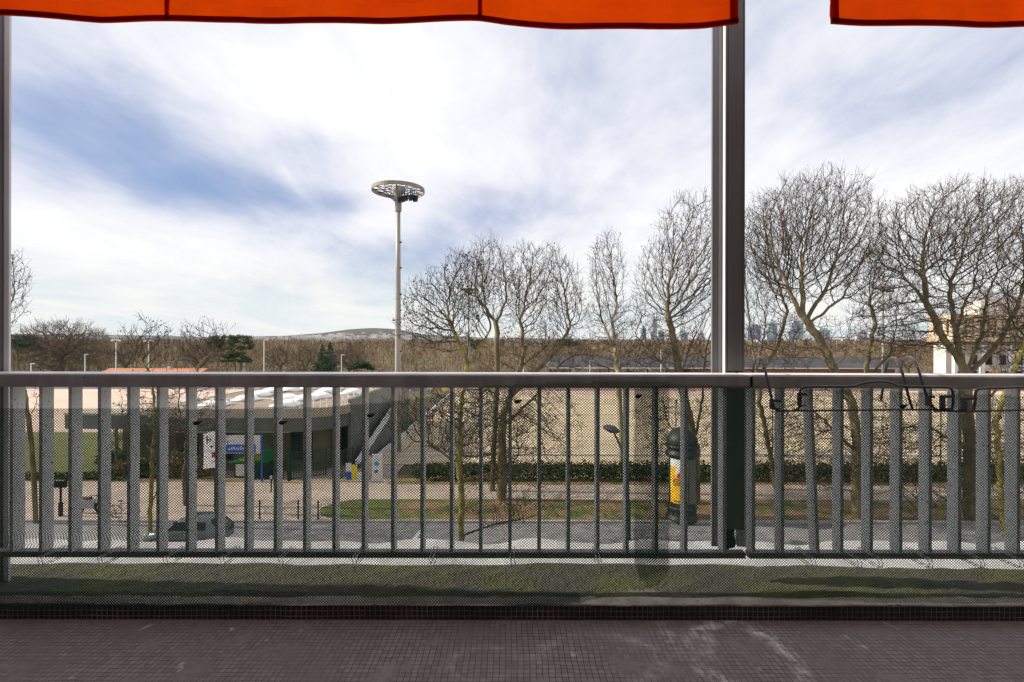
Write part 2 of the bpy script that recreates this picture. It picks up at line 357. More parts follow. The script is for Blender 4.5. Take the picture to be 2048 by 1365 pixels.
# concrete capping with a slightly uneven front edge, moss over its back half
mb = MB(); xs = [-3.6+i*0.06 for i in range(121)]
for i in range(120):
    x0, x1 = xs[i], xs[i+1]
    f = lambda x: 2.111+0.0025*math.sin(x*9)+0.002*math.sin(x*23)
    mb.hexa([(x0, f(x0), LZ-0.004), (x1, f(x1), LZ-0.004), (x1, 2.19, LZ-0.004), (x0, 2.19, LZ-0.004),
             (x0, f(x0)+0.003, LZ), (x1, f(x1)+0.003, LZ), (x1, 2.19, LZ), (x0, 2.19, LZ)])
mb.build('concrete_capping', M['concrete'], par)
mb = MB(); dy = 12
def moss_z(x, y): return LZ+0.004+0.012*max(0, math.sin(x*5.1+y*9)*math.sin(y*22+x*2.3))+0.006*math.sin(x*31)*math.sin(y*47)
def moss_back(x): return 2.495+0.008*math.sin(x*3)-(0.05/(1+math.exp(-(x-1.85)*9)))
for i in range(len(xs)-1):
    for j in range(dy):
        q = []
        for (a, b) in ((i, j), (i+1, j), (i+1, j+1), (i, j+1)):
            x = xs[a]; y = 2.17+0.006*math.sin(x*14)+(moss_back(x)-2.17)*b/dy
            q.append((x, y, moss_z(x, y) if 0 < b < dy else LZ-0.001))
        mb.quad(*q)
mb.build('moss_bed', M['moss'], par, smooth=True)
mb = MB()
def flash_edge(x): return 2.765+0.022*math.sin(x*7.3+1.2*math.sin(x*2.1))+0.010*math.sin(x*19)
for i in range(120):
    x0, x1 = xs[i], xs[i+1]
    mb.hexa([(x0, 2.40, LZ-0.05), (x1, 2.40, LZ-0.05), (x1, flash_edge(x1), LZ-0.05), (x0, flash_edge(x0), LZ-0.05),
             (x0, 2.40, LZ-0.003), (x1, 2.40, LZ-0.003), (x1, flash_edge(x1), LZ+0.006+0.008*math.sin(x1*11)), (x0, flash_edge(x0), LZ+0.006+0.008*math.sin(x0*11))])
mb.build('white_flashing', M['membrane'], par)
# building round the balcony (outside the picture)
struct(MB().box(-3.6, 3.6, -1.2, -1.0, FZ-0.2, 12.1).build('facade_wall', M['facade']))
struct(MB().box(-3.6, 3.6, -1.0, 0.45, 11.9, 12.1).build('balcony_ceiling', M['render']))  # unseen; cut back so more sky light reaches the floor
struct(MB().box(-3.75, -3.6, -1.2, 2.41, FZ-0.2, 15.5).build('side_wall', M['render']))  # added out of view, raised and placed to keep sun off the floor
struct(MB().box(3.6, 3.75, -1.2, 2.45, FZ-0.2, 12.1).build('side_wall', M['render']))
struct(MB().box(-3.6, 3.6, -0.6, 2.72, FZ-0.25, FZ-0.03).build('balcony_slab', M['render']))
struct(MB().box(-14, 14, -3.0, -0.8, 0, 8.5).build('facade_base', M['render']))

# railing: two sections that meet right of the post
RT, RB, RY0, RY1 = 9.857, 9.800, 2.13, 2.285
BY0, BY1, BT, BB = 2.16, 2.215, 9.803, 9.083
def railing(label, x0, x1, bal, cat='railing'):
    t = thing('balcony_railing', label, cat, ((x0+x1)/2, 2.2, LZ), 'sections of the balcony railing')
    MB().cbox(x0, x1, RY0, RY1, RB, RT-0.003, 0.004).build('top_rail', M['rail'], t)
    MB().box(x0, x1, RY0+0.005, RY1-0.005, RT-0.003, RT).build('lit_rail_top', M['rail_top'], t)  # thin paler sheet for the sky-lit top face
    MB().box(x0, x1, BY0+0.008, BY1-0.01, 9.058, 9.0835).build('bottom_rail', M['rail'], t)
    for px, lean in bal:
        X = (px-1024)/1000*BY0
        w = 0.0072
        MB().hexa([(X-w+lean, BY0, BB), (X+w+lean, BY0, BB), (X+w+lean, BY1, BB), (X-w+lean, BY1, BB),
                   (X-w, BY0, BT), (X+w, BY0, BT), (X+w, BY1, BT), (X-w, BY1, BT)]).build('baluster', M['baluster'], t)
    return t
XJ = (1506-1024)/1000*2.13
rl = railing('long grey railing section left of the dark post, joined at its right end', -3.6, XJ-0.012, [(23-58.68*i, 0) for i in (3, 2, 1)]+[(23+58.68*i, 0) for i in range(24)]+[(1450, 0)])
rr = railing('grey railing section right of the joint, carrying the drying racks', XJ+0.004, 3.6, [(1508, 0), (1566, 0), (1622, 0.033)]+[(1684.5+58.9*i, 0) for i in range(13)])
MB().box(XJ-0.0118, XJ+0.0038, RY0+0.012, RY1-0.012, RB+0.006, RT-0.008).build('joint_sleeve', M['clip'], rr)

# posts
def post(label, parts, base):
    t = thing('post', label, 'post', base, 'posts carrying the balcony frame')
    for nm, b, m in parts: MB().box(*b).build(nm, M[m], t)
    return t
zb, zt = 9.14, 11.9
p1 = post('tall taupe post with pale aluminium channel right of centre', [
    ('channel', (0.9295, 0.9740, 2.318, 2.334, zb-0.09, zt), 'alu'),
    ('channel_rib', (0.9575, 0.9655, 2.3135, 2.3178, zb-0.09, zt), 'alu'),
    ('lit_edge_strip', (0.9278, 0.9293, 2.3195, 2.333, zb-0.09, zt), 'alu'),
    ('lit_edge_strip', (0.9742, 0.9764, 2.2885, 2.334, zb-0.09, zt), 'white_metal'),  # white strip puts sunlight on the box's left face into colour
    ('box_section', (0.9766, 1.064, 2.287, 2.37, zb, zt), 'post')], (1.0, 2.33, LZ))
mb = MB()
for xx in (0.986, 1.0555): mb.box(xx-0.0012, xx+0.0012, 2.2864, 2.2872, RT+0.012, zt)
mb.build('seam', M['darkiron'], p1)
MB().box(0.984, 1.056, 2.2862, 2.2872, RT+0.001, RT+0.008).build('foot_gasket', M['darkiron'], p1)
MB().lathe((1.005, 2.33, 0), [(0.0, 9.012), (0.009, 9.012), (0.009, 9.045), (0.034, 9.05), (0.036, 9.07), (0.03, 9.10), (0.03, zb), (0, zb)], 18).build('foot', M['darkiron'], p1, True)
MB().box(1.066, 1.088, 2.30, 2.33, 9.055, 9.83).build('side_strip', M['white_metal'], p1)
MB().prism([(1.045, 2.31, 9.052), (1.10, 2.31, 9.052), (1.092, 2.31, 9.12), (1.05, 2.31, 9.135)], (0, 0.03, 0)).build('foot_bracket', M['white_metal'], p1)
p2 = post('grey post with bright edge at the far left of the photo', [
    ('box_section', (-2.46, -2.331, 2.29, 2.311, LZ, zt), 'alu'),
    ('lit_edge_strip', (-2.3308, -2.308, 2.293, 2.303, LZ, zt), 'white_metal')], (-2.39, 2.33, LZ))  # white strip stands in for sky light on the right edge
mb = MB(); mb.box(-2.336, -2.334, 2.2895, 2.2902, LZ, zt); mb.build('seam', M['darkiron'], p2)

# netting: real strands, a lattice of diamond holes
def net(name, label, x0, x1, ytop, ybot, depth, rot=0.0, hem=None):
    D0 = 2.122; P, Q = 0.01245, 0.0115
    tx = np.array([p for p, _ in ytop]); ty = np.array([q for _, q in ytop])
    bx = np.array([p for p, _ in ybot]); by = np.array([q for _, q in ybot])
    X0 = (x0-1024)/1000*D0; X1 = (x1-1024)/1000*D0
    ni = int((X1-X0)/P)+12; nj = int(1.25/Q)
    I, J, S = np.meshgrid(np.arange(-6, ni), np.arange(nj), (0, 0.5), indexing='ij')
    cx = ((I+S)*P).ravel(); cz = ((J+S)*Q).ravel()
    c, s = math.cos(rot), math.sin(rot)
    wx = X0+cx*c-cz*s; wz = 8.84+cx*s+cz*c
    # hand-stretched: the lattice wanders
    wx = wx+0.010*np.sin(wz*5+wx*1.3)+0.006*np.sin(wz*11+wx*3.1)
    px = wx/D0*1000+1024
    zt = ZC-(np.interp(px, tx, ty)-682)/1000*D0; zb_ = ZC-(np.interp(px, bx, by)-682)/1000*D0
    keep = (wx > X0) & (wx < X1) & (wz < zt) & (wz > zb_)
    cx, cz = wx[keep], wz[keep]
    n = len(cx); k = 0.685
    ox = np.array([-P/2, 0, P/2, 0]); oz = np.array([0, -Q/2, 0, Q/2])
    jit = nrng.uniform(0.95, 1.03, (n, 1))
    hx = np.array([-.5, -.34, 0, .34, .5, .34, 0, -.34])  # rounded hole corner directions unused beyond the diamond
    VX = np.concatenate([cx[:, None]+ox, cx[:, None]+ox*k*jit], 1)
    VZ = np.concatenate([cz[:, None]+oz, cz[:, None]+oz*k*jit], 1)
    VY = depth(VX, VZ)
    V = np.stack([VX, VY, VZ], -1).reshape(-1, 3)
    base = (np.arange(n)*8)[:, None]
    F = np.concatenate([base+np.array(q) for q in ((0, 1, 5, 4), (1, 2, 6, 5), (2, 3, 7, 6), (3, 0, 4, 7))], 0)
    if hem:                                    # the folded-back lower edge: a second layer close behind
        sel = (VZ[:, 0] < hem[0]) & (VX[:, 0] < hem[1])
        V2 = np.stack([VX[sel]+P*0.31, VY[sel]+0.006, VZ[sel]+Q*0.27], -1).reshape(-1, 3)
        m2 = int(sel.sum()); b2 = len(V)+(np.arange(m2)*8)[:, None]
        F = np.concatenate([F]+[b2+np.array(q) for q in ((0, 1, 5, 4), (1, 2, 6, 5), (2, 3, 7, 6), (3, 0, 4, 7))], 0)
        V = np.concatenate([V, V2], 0)
    me = bpy.data.meshes.new(name)
    me.vertices.add(len(V)); me.vertices.foreach_set('co', V.astype(np.float32).ravel())
    me.loops.add(F.size); me.loops.foreach_set('vertex_index', F.astype(np.int32).ravel())
    me.polygons.add(len(F)); me.polygons.foreach_set('loop_start', np.arange(0, F.size, 4, dtype=np.int32))
    me.update(calc_edges=True)
    me.materials.append(M['net'])
    o = bpy.data.objects.new(name, me); COL.objects.link(o)
    return tag(o, label, 'net', 'lengths of green safety net')
TA = [(-90, 816), (440, 818), (520, 817), (640, 815), (760, 806), (880, 790), (980, 772), (1060, 767), (1180, 763), (1290, 761), (1340, 762)]
BA = [(-90, 1214), (1040, 1213), (1110, 1210), (1160, 1202), (1200, 1192), (1250, 1178), (1290, 1174), (1312, 1165), (1328, 1150), (1340, 1128)]
TB = [(1262, 776), (1330, 767), (1500, 769), (1530, 773), (1700, 777), (1820, 781), (1900, 784), (2048, 789), (2140, 790)]
BB_ = [(1262, 1095), (1272, 1140), (1290, 1166), (1310, 1177), (1330, 1179), (1420, 1185), (1600, 1191), (1800, 1195), (2140, 1198)]
def depA(x, z):
    fold = 0.030*np.exp(-((z-9.155)/0.022)**2)/(1+np.exp((x+1.55)*7))
    return 2.108-0.006*np.sin(x*2.3)-0.004*np.sin(z*9+x)-fold
def depB(x, z):
    return 2.094+0.004*np.sin(x*2.9)+0.003*np.sin(z*7-x)
net('safety_net', 'dark green safety net over the left and middle balusters, folded at its lower edge', -85, 1336, TA, BA, depA, 0.004, (8.935, 0.28))
net('safety_net', 'dark green safety net right of the overlap, behind the drying racks', 1266, 2135, TB, BB_, depB, -0.012)
for (px, py, lab) in ((393, 847, 'black clip pinning the net near the left end of the railing'), (565, 846, 'black clip pinning the net in front of the flat gravel roof'),
                      (741, 831, 'black clip pinning the net just left of the floodlight mast'), (1035, 803, 'black clip pinning the rising net edge at the middle of the railing'),
                      (1277, 792, 'black clip pinning the net where the two net lengths overlap'), (1806, 811, 'black clip pinning the net below the paired rack hooks')):
    c = W(px, py, 2.082); mb = MB()
    mb.lathe((0, 0, 0), [(0.0, -0.010), (0.006, -0.0085), (0.0098, -0.004), (0.0105, 0.001), (0.008, 0.006), (0.0, 0.009)], 12)
    mb.v = [(c.x+v[0]*1.35, c.y+v[1]*0.9, c.z+v[2]*0.95+0.12*v[0]) for v in mb.v]
    mb.tube([(c.x+0.010, c.y, c.z+0.002), (c.x+0.019, c.y+0.004, c.z+0.006)], 0.0035, 6)
    tag(mb.build('net_clip', M['clip'], smooth=False), lab, 'clip', 'clips holding the net to the balusters')
for px in (113, 229, 355, 465, 578, 720, 869, 1026, 1193, 1606, 1695, 1735, 1832, 1932, 2007):
    mb = MB()
    for d in (-3, 4):
        x = (px+d-1024)/1000*2.165
        e = 0.004
        mb.tube([(x, 2.090, 9.055), (x+e, 2.089, 9.072), (x-e, 2.090, 9.09), (x, 2.21, 9.092), (x, 2.212, 9.052)], 0.0016, 5, closed=True)
    tag(mb.build('cable_tie', M['tie']), 'thin pale cable tie looped round the bottom rail through the net', 'cable tie', 'cable ties along the bottom rail')

# awnings
def awning(label, x0, x1, edge, seams, side_l, side_r, D=1.86):
    t = thing('awning', label, 'awning', ((x0+x1)/2, D, 11.4), 'orange awnings above the balcony')
    n = int((x1-x0)/0.03)
    def yof(x): return D+0.012*math.sin(x*4.1)+0.006*math.sin(x*11)
    def zof(x): return ZC-(np.interp(x/D*1000+1024, [p for p, _ in edge], [q for _, q in edge])-682)/1000*D
    mb = MB(); xs_ = [x0+(x1-x0)*i/n for i in range(n+1)]
    rows = 7
    for i in range(n):
        for j in range(rows):
            q = []
            for a, b in ((i, j), (i+1, j), (i+1, j+1), (i, j+1)):
                x = xs_[a]; f = b/rows
                q.append((x, yof(x)*(1-f)+D*f+0.004*math.sin(x*37+b)*(1-f)+0.010*math.sin(x*6.3+f*5)*math.sin(f*3.1)+0.006*math.sin(x*17-f*7)*f*(1-f)*4, zof(x)*(1-f)+11.42*f))
            mb.quad(*q)
    mb.build('valance', M['awning'], t, smooth=True)
    mb = MB()                                  # folded hem: more cloth layers, colour dimmed for the light they hold back
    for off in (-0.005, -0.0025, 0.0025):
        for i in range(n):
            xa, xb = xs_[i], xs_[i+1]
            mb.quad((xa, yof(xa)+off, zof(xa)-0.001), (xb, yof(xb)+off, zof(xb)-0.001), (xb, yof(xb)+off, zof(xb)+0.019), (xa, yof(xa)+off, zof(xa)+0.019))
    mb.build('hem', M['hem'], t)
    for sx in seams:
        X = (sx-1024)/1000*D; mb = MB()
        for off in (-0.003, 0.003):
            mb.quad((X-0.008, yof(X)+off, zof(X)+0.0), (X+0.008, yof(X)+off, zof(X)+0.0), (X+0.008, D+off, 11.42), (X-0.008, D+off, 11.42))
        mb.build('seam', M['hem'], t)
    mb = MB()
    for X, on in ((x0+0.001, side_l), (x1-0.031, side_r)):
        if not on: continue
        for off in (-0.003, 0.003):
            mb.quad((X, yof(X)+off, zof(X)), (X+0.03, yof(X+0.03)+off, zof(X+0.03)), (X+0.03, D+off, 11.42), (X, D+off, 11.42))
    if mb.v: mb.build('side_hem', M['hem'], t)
    MB().tube([(x0, D, 11.445), (x1, D, 11.445)], 0.028, 12).build('front_bar', M['white_metal'], t)
    MB().quad((x0, D, 11.474), (x1, D, 11.474), (x1, 1.56, 11.66), (x0, 1.56, 11.66)).build('canopy', M['awning'], t)  # unseen canopy and cassette, shaped short to cut orange light below
    MB().cbox(x0, x1, 1.36, 1.56, 11.58, 11.78, 0.04).build('cassette', M['white_metal'], t)
    return t
awning('orange awning valance spanning from the left to the dark post', -3.4, (1475-1024)/1000*1.86,
       [(-800, 40), (0, 38), (120, 41), (200, 45), (290, 42), (360, 41), (470, 40), (560, 46), (640, 49), (760, 50), (860, 47), (955, 45), (1010, 50), (1120, 53), (1300, 55), (1400, 53), (1475, 47)],
       [-300, 332, 959], False, True)
awning('shorter orange awning valance at the upper right corner', (1657-1024)/1000*1.86, 3.4,
       [(1657, 49), (1720, 51), (1850, 51), (1960, 49), (2048, 45), (2900, 44)], [2280], True, False)

# drying racks over the railing
def chaikin(p, n=2):
    p = [Vector(q) for q in p]
    for _ in range(n):
        q = [p[0]]
        for a, b in zip(p, p[1:]): q += [a*0.75+b*0.25, a*0.25+b*0.75]
        p = q+[p[-1]]
    return p
RD = 2.075
def rp(pts, D=RD): return [W(x, y, D) if len(q) == 2 else W(x, y, q[2]) for q in pts for x, y in [q[:2]]]
def hook(pts): return MB().tube(chaikin(rp(pts), 3), 0.0052, 8)
r1 = thing('drying_rack', 'dark wire drying rack with humped top bar hung over the railing right of the post', 'drying rack', tuple(W(1755, 820, RD)), 'drying racks on the railing')
hook([(1500, 800, 2.31), (1504, 760, 2.31), (1507, 733, 2.30), (1512, 716, 2.26), (1519, 712, 2.19), (1526, 720, 2.13), (1531, 742, 2.10), (1541, 785), (1548, 815), (1556, 821), (1566, 820)]).build('hook', M['rack'], r1, True)
hook([(1762, 800, 2.31), (1768, 760, 2.31), (1773, 731, 2.30), (1779, 716, 2.26), (1787, 713, 2.19), (1797, 719, 2.13), (1805, 744, 2.10), (1815, 783), (1822, 808), (1826, 817)]).build('hook', M['rack'], r1, True)
MB().tube(chaikin(rp([(1590, 820), (1599, 817), (1600, 800), (1600, 785), (1603, 774), (1615, 772), (1660, 772), (1708, 772), (1722, 766), (1745, 762), (1768, 761), (1785, 765), (1797, 771), (1850, 772), (1890, 772), (1902, 774), (1906, 783), (1907, 800), (1905, 815), (1897, 818), (1885, 818)]), 2), 0.0052, 8).build('top_bar', M['rack'], r1, True)
MB().tube(rp([(1554, 821), (1640, 820), (1780, 818), (1905, 818)]), 0.0042, 8).build('lower_bar', M['rack'], r1, True)
def clamp(px, py, w, h, parent, skew=0):
    c = W(px, py, RD-0.012); a, b = w/1000*RD/2, h/1000*RD/2; mb = MB(); k = skew
    a *= 0.9; b *= 0.85; t = 0.0046
    for (xa, xb, za, zb2) in ((-a, a, b-2*t, b), (-a, -a+1.6*t, -b, b-2*t), (-a+1.6*t, a-0.004, -b, -b+t)):
        mb.box(c.x+xa+k, c.x+xb+k, c.y-0.007, c.y+0.016, c.z+za, c.z+zb2)
    mb.build('clamp', M['rack'], parent)
clamp(1552, 808, 20, 22, r1); clamp(1606, 798, 16, 30, r1); clamp(1896, 803, 24, 32, r1)
r2 = thing('drying_rack', 'dark wire drying rack cut off by the right edge of the photo', 'drying rack', tuple(W(2040, 820, RD)), 'drying racks on the railing')
hook([(1794, 800, 2.31), (1798, 760, 2.31), (1803, 731, 2.30), (1809, 715, 2.26), (1818, 711, 2.19), (1829, 717, 2.13), (1838, 740, 2.10), (1849, 778), (1860, 806), (1870, 817), (1885, 820)]).build('hook', M['rack'], r2, True)
MB().tube(chaikin(rp([(1935, 822), (1946, 819), (1950, 810), (1950, 790), (1953, 778), (1962, 775), (2000, 774), (2060, 772), (2160, 770), (2260, 770)]), 2), 0.0052, 8).build('top_bar', M['rack'], r2, True)
MB().tube(rp([(1868, 820), (1935, 821), (2050, 818), (2260, 815)]), 0.0042, 8).build('lower_bar', M['rack'], r2, True)
clamp(1940, 808, 26, 34, r2); clamp(1862, 800, 12, 24, r2)

# ------------------------------------------------------------------ street and grounds
g = MB()
g.quad((-6000, -40, 0), (6000, -40, 0), (6000, 1600, 0), (-6000, 1600, 0))
struct(g.build('ground', M['earth']))
sheet('street', -300, 300, 6.0, 27.4, 0.01, M['asphalt'])
sheet('near_pavement', -300, 300, -2.9, 5.8, 0.012, M['pave'])
for y0, y1 in ((27.4, 27.62), (5.78, 6.0)):
    struct(MB().cbox(-300, 300, y0, y1, -0.05, 0.14, 0.02).build('kerb', M['kerb']))
sheet('pavement', -300, -8.6, 27.6, 35.2, 0.115, M['pave'])
sheet('verge', -8.6, 300, 27.6, 31.2, 0.117, M['verge'])
# rounded lawn corner at the entrance and the tree pits
mb = MB(); cpts = [(-8.6+2.2*math.cos(a)-0.4, 29.4+1.8*math.sin(a), 0.121) for a in [math.pi/2+math.pi*i/16 for i in range(17)]]
mb.poly(cpts+[(-6.8, 27.64, 0.121), (-6.8, 31.15, 0.121)]); struct(mb.build('lawn', M['grass']))
sheet('footpath', -8.6, 300, 31.2, 34.4, 0.116, M['pave'])
sheet('hedge_border', -8.6, 300, 34.4, 36.8, 0.119, M['verge'])
sheet('lawn', -80, -27.2, 35.2, 54, 0.05, M['grass'])
sheet('low_border', -80, -18.5, 35.0, 35.9, 0.125, M['verge'])
sheet('forecourt', -27.2, -8.6, 35.2, 40, 0.06, M['pave'])
sheet('clay_court', -170, -29, 54, 102, 0.06, M['clay'])
sheet('sand_field', -11.2, 150, 40.2, 92, 0.06, M['sand'])
sheet('sand_field', -11.2, 150, 92, 101, 0.055, M['clay'])
sheet('side_yard', -13, -11.2, 36.8, 60, 0.05, M['grass'])
struct(MB().box(-11.4, -11.1, 40, 96, 0, 0.45).build('field_kerb', M['white']))
struct(MB().box(-11.0, 150, 43.2, 43.5, 0.0, 0.25).build('field_kerb', M['white']))
for px, py0, py1, dx in ((832, 1085, 1058, 18),):
    a = W(822, 1086, 24.75); b = W(848, 1058, 26.6)
    struct(MB().quad((a.x-0.12, a.y, 0.016), (a.x+0.12, a.y, 0.016), (b.x+0.12, b.y, 0.016), (b.x-0.12, b.y, 0.016)).build('road_marking', M['paint']))
mb = MB()                                      # yellow hatching in front of the gates
for i in range(9):
    x = -16.6+i*0.62
    mb.quad((x, 34.6, 0.12), (x+0.22, 34.6, 0.12), (x+0.62, 35.15, 0.12), (x+0.40, 35.15, 0.12))
struct(mb.build('road_marking', M['yellow_paint']))

# hedge
def leaf_cloud(mb, centers, radii, n, size, rng, flat=1.0):
    C = np.array(centers); Rr = np.array(radii)
    idx = rng.integers(0, len(C), n)
    d = rng.normal(size=(n, 3)); d /= np.linalg.norm(d, axis=1)[:, None]
    r = rng.uniform(0.35, 1.05, n)**0.6
    p = C[idx]+d*r[:, None]*Rr[idx]
    u = rng.normal(size=(n, 3)); u /= np.linalg.norm(u, axis=1)[:, None]
    w = rng.normal(size=(n, 3)); w -= u*(w*u).sum(1)[:, None]; w /= np.linalg.norm(w, axis=1)[:, None]
    s = size*rng.uniform(0.6, 1.4, n)[:, None]
    A = p-u*s*0.5-w*s*0.28; B = p+u*s*0.5; Cc = p-u*s*0.5+w*s*0.28
    for a, b, c in zip(A.tolist(), B.tolist(), Cc.tolist()):
        k = len(mb.v); mb.v += [tuple(a), tuple(b), tuple(c)]; mb.f.append((k, k+1, k+2))
def hedge(label, x0, x1, y, h, dens):
    t = thing('hedge', label, 'hedge', ((x0+x1)/2, y, 0.12), 'hedges beyond the footpath')
    mb = MB(); cs, rs = [], []; x = x0
    while x < x1:
        cs.append((x, y+rnd.uniform(-.12, .12), h*0.5+0.1)); rs.append((0.55, 0.5, h*0.5*rnd.uniform(0.85, 1.12))); x += 0.45
    leaf_cloud(mb, cs, rs, int(dens*len(cs)), 0.20, nrng)
    for i in range(int((x1-x0)/1.1)):
        xx = x0+0.5+i*1.1+rnd.uniform(-.2, .2)
        mb.tube([(xx, y, 0.1), (xx+rnd.uniform(-.1, .1), y, h*0.75)], [0.03, 0.015], 5)
    mb.build('foliage', M['laurel'], t)
hedge('clipped dark evergreen hedge along the footpath behind the street trees', -6.6, 46, 35.6, 1.42, 170)
hedge('low dark green border hedge in front of the left lawn', -44, -27.5, 35.5, 0.55, 60)

for px, y, w_, h, m, lab in ((345, 36.2, 1.3, 1.9, 'tanbush', 'tall straw coloured shrub left of the white street board'), (395, 36.4, 1.0, 1.5, 'tanbush', 'rounded straw coloured shrub just left of the white street board'), (292, 36.3, 1.4, 1.3, 'laurel', 'dark green shrub at the left corner of the hall'), (222, 40, 1.2, 1.1, 'grassbush', 'bright green bush on the left lawn below the canopy'), (250, 37, 1.6, 1.0, 'tanbush', 'low dry shrub on the left lawn near the canopy column')):
    x = (px-1024)/1000*y
    t = thing('shrub', lab, 'shrub', (x, y, 0.1), 'shrubs beside the hall')
    mb = MB(); leaf_cloud(mb, [(x-w_*.35, y, h*.45), (x+w_*.35, y+.1, h*.5), (x, y-.1, h*.6)], [(w_*.6, .6, h*.5)]*3, 1100, .24, nrng)
    for k in range(5): mb.tube([(x, y, .05), (x+(k-2)*w_*.22, y, h*.8)], [.03, .012], 4, caps=False)
    mb.build('foliage', M[m], t)
# ball-stop fence
f = thing('sports_fence', 'tall dark green wire fence with slim posts round the sand field', 'fence', (20, 39, 0))
for px in (905, 1020, 1190, 1352, 1470, 1545, 1706, 1882, 2040, 2200):
    x = (px-1024)/1000*39.0
    MB().tube([(x, 39, 0), (x, 39, 5.5)], 0.04, 8).build('fence_post', M['green_metal'], f)
wires = MB()
for k in range(19): wires.box(-4.6, 46, 38.996, 39.004, 0.2+k*0.29, 0.2+k*0.29+0.008)
wires.build('wire', M['green_metal'], f)
f2 = thing('sports_fence', 'dark green wire fence posts beside the painted wall, left of the sand field', 'fence', (-12, 70, 0))
for yy, xx in ((52, -10.9), (60, -11.0), (70, -11.2), (80, -11.3), (94, -8), (94, -3), (94, 2), (94, 7)):
    MB().tube([(xx, yy, 0), (xx, yy, 4.2)], 0.045, 8).build('fence_post', M['green_metal'], f2)
wires = MB()
for k in range(7): wires.box(-11.3, 8, 93.996, 94.004, 0.4+k*0.6, 0.4+k*0.6+0.01)
wires.build('wire', M['green_metal'], f2)
w = MB().box(-27, -3.5, 99.5, 99.9, 0, 2.5).build('painted_wall', M['mural'])
tag(w, 'low wall covered in colourful spray paint at the far end of the field', 'wall')
w = MB().box(-2.5, 60, 101, 101.3, 0, 1.6).build('boundary_wall', M['clay'])
tag(w, 'long low pinkish wall behind the sand field', 'wall')
w = MB().box(-170, -30, 103, 103.4, 0, 1.9).build('court_wall', M['grey_tower'])
tag(w, 'long pale grey green wall behind the pink clay court', 'wall')

# gym with gravel roof and rooflights
hall = thing('sports_hall', 'low sports hall with brown gravel roof, white rooflights and curved beige fascia', 'building', (-20, 48, 0))
RX0, RX1, RYF, RYB, RZ = -26.5, -13.0, 36.6, 62.0, 5.0
rad = 3.0
outline = [(RX0, RYB), (RX0, RYF)]+[(RX1-rad+rad*math.sin(a), RYF+rad-rad*math.cos(a)) for a in [math.pi/2*i/10 for i in range(11)]]+[(RX1, RYB)]
MB().poly([(x, y, RZ) for x, y in outline]).build('roof', M['gravel'], hall)
def band(mb, pts, z0, z1, th=0.25):
    for (xa, ya), (xb, yb) in zip(pts, pts[1:]):
        d = Vector((xb-xa, yb-ya, 0)).normalized(); nrm = Vector((d.y, -d.x, 0))*th
        mb.hexa([(xa, ya, z0), (xa+nrm.x, ya+nrm.y, z0), (xb+nrm.x, yb+nrm.y, z0), (xb, yb, z0), (xa, ya, z1), (xa+nrm.x, ya+nrm.y, z1), (xb+nrm.x, yb+nrm.y, z1), (xb, yb, z1)])
mb = MB(); band(mb, outline[:-1], 4.35, 5.05, 0.22); mb.build('fascia', M['fascia'], hall)
mb = MB(); band(mb, outline[:-1], 3.35, 4.35, 0.10); mb.build('glazing_band', M['darkpanel'], hall)
MB().box(RX1, RX1+0.25, RYF+rad, RYB, 0, 5.35).build('side_wall', M['darkpanel'], hall)  # dark panel colour carries the shade of this side
MB().box(RX0, RX1-1.2, RYF+1.6, RYB, 0, 4.9).build('wall', M['recess'], hall)
for xw in (-25.6, -23.0, -16.9):
    MB().box(xw, xw+1.7, RYF+1.52, RYF+1.598, 0.9, 3.0).build('window_frame', M['darkiron'], hall)
    MB().box(xw+.1, xw+.8, RYF+1.49, RYF+1.518, 1.0, 2.9).build('pane', M['carglass'], hall)
    MB().box(xw+.9, xw+1.6, RYF+1.49, RYF+1.518, 1.0, 2.9).build('pane', M['carglass'], hall)
MB().box(RX0+.4, RX1-3.2, RYF-.1, RYF+1.59, 3.28, 3.345).build('soffit', M['fascia'], hall)
MB().tube([(RX0+.3, RYF+1.4, 0.05), (RX0+.3, RYF+1.4, 3.34)], 0.06, 8).build('downpipe', M['white'], hall)
MB().box(-33.0, RX0-0.02, RYF+0.3, RYF+6, 3.45, 4.45).build('canopy', M['darkpanel'], hall)
MB().box(-33.05, RX0-0.02, RYF+0.28, RYF+6.05, 4.452, 4.62).build('canopy_edge', M['fascia'], hall)
for xx in (-32.4, -29.5):
    MB().tube([(xx, RYF+0.7, 0), (xx, RYF+0.7, 3.45)], 0.1, 8).build('column', M['darkpanel'], hall)
MB().box(-33, RX0-0.05, RYF+5.8, RYF+6, 0, 3.44).build('rear_wall', M['recess'], hall)
for (px, py) in ((408, 800), (432, 812), (494, 802), (545, 786), (582, 783), (573, 813), (612, 801), (640, 796), (655, 785), (520, 793), (470, 818), (545, 817), (520, 779), (620, 778), (690, 779), (575, 800), (706, 788)):
    D = (ZC-RZ)/((py-682)/1000); c = W(px, py, D); s = 0.95
    if not (RYF+1.5 < D < RYB-1 and RX0+1.2 < c.x < RX1-1.2): continue
    mb = MB(); mb.box(c.x-s, c.x+s, D-s*0.8, D+s*0.8, RZ+0.002, RZ+0.16)
    prof = [(s*0.96*math.cos(a), 0.16+0.34*math.sin(a)) for a in [math.pi/2*i/6 for i in range(7)]]
    mb.lathe((c.x, D, RZ), prof, 16); mb.build('rooflight', M['dome'], hall, True)
mb = MB()
for (xa, ya), (xb, yb) in zip(outline[:-1]+[], outline[1:]):
    n = max(1, int(math.hypot(xb-xa, yb-ya)/1.5))
    for i in range(n):
        x, y = xa+(xb-xa)*i/n, ya+(yb-ya)*i/n
        mb.tube([(x, y, 5.05), (x, y, 5.75)], 0.028, 5)
    for zz in (5.4, 5.75): mb.tube([(xa, ya, zz), (xb, yb, zz)], 0.028, 5)
mb.build('guard_rail', M['white'], hall)
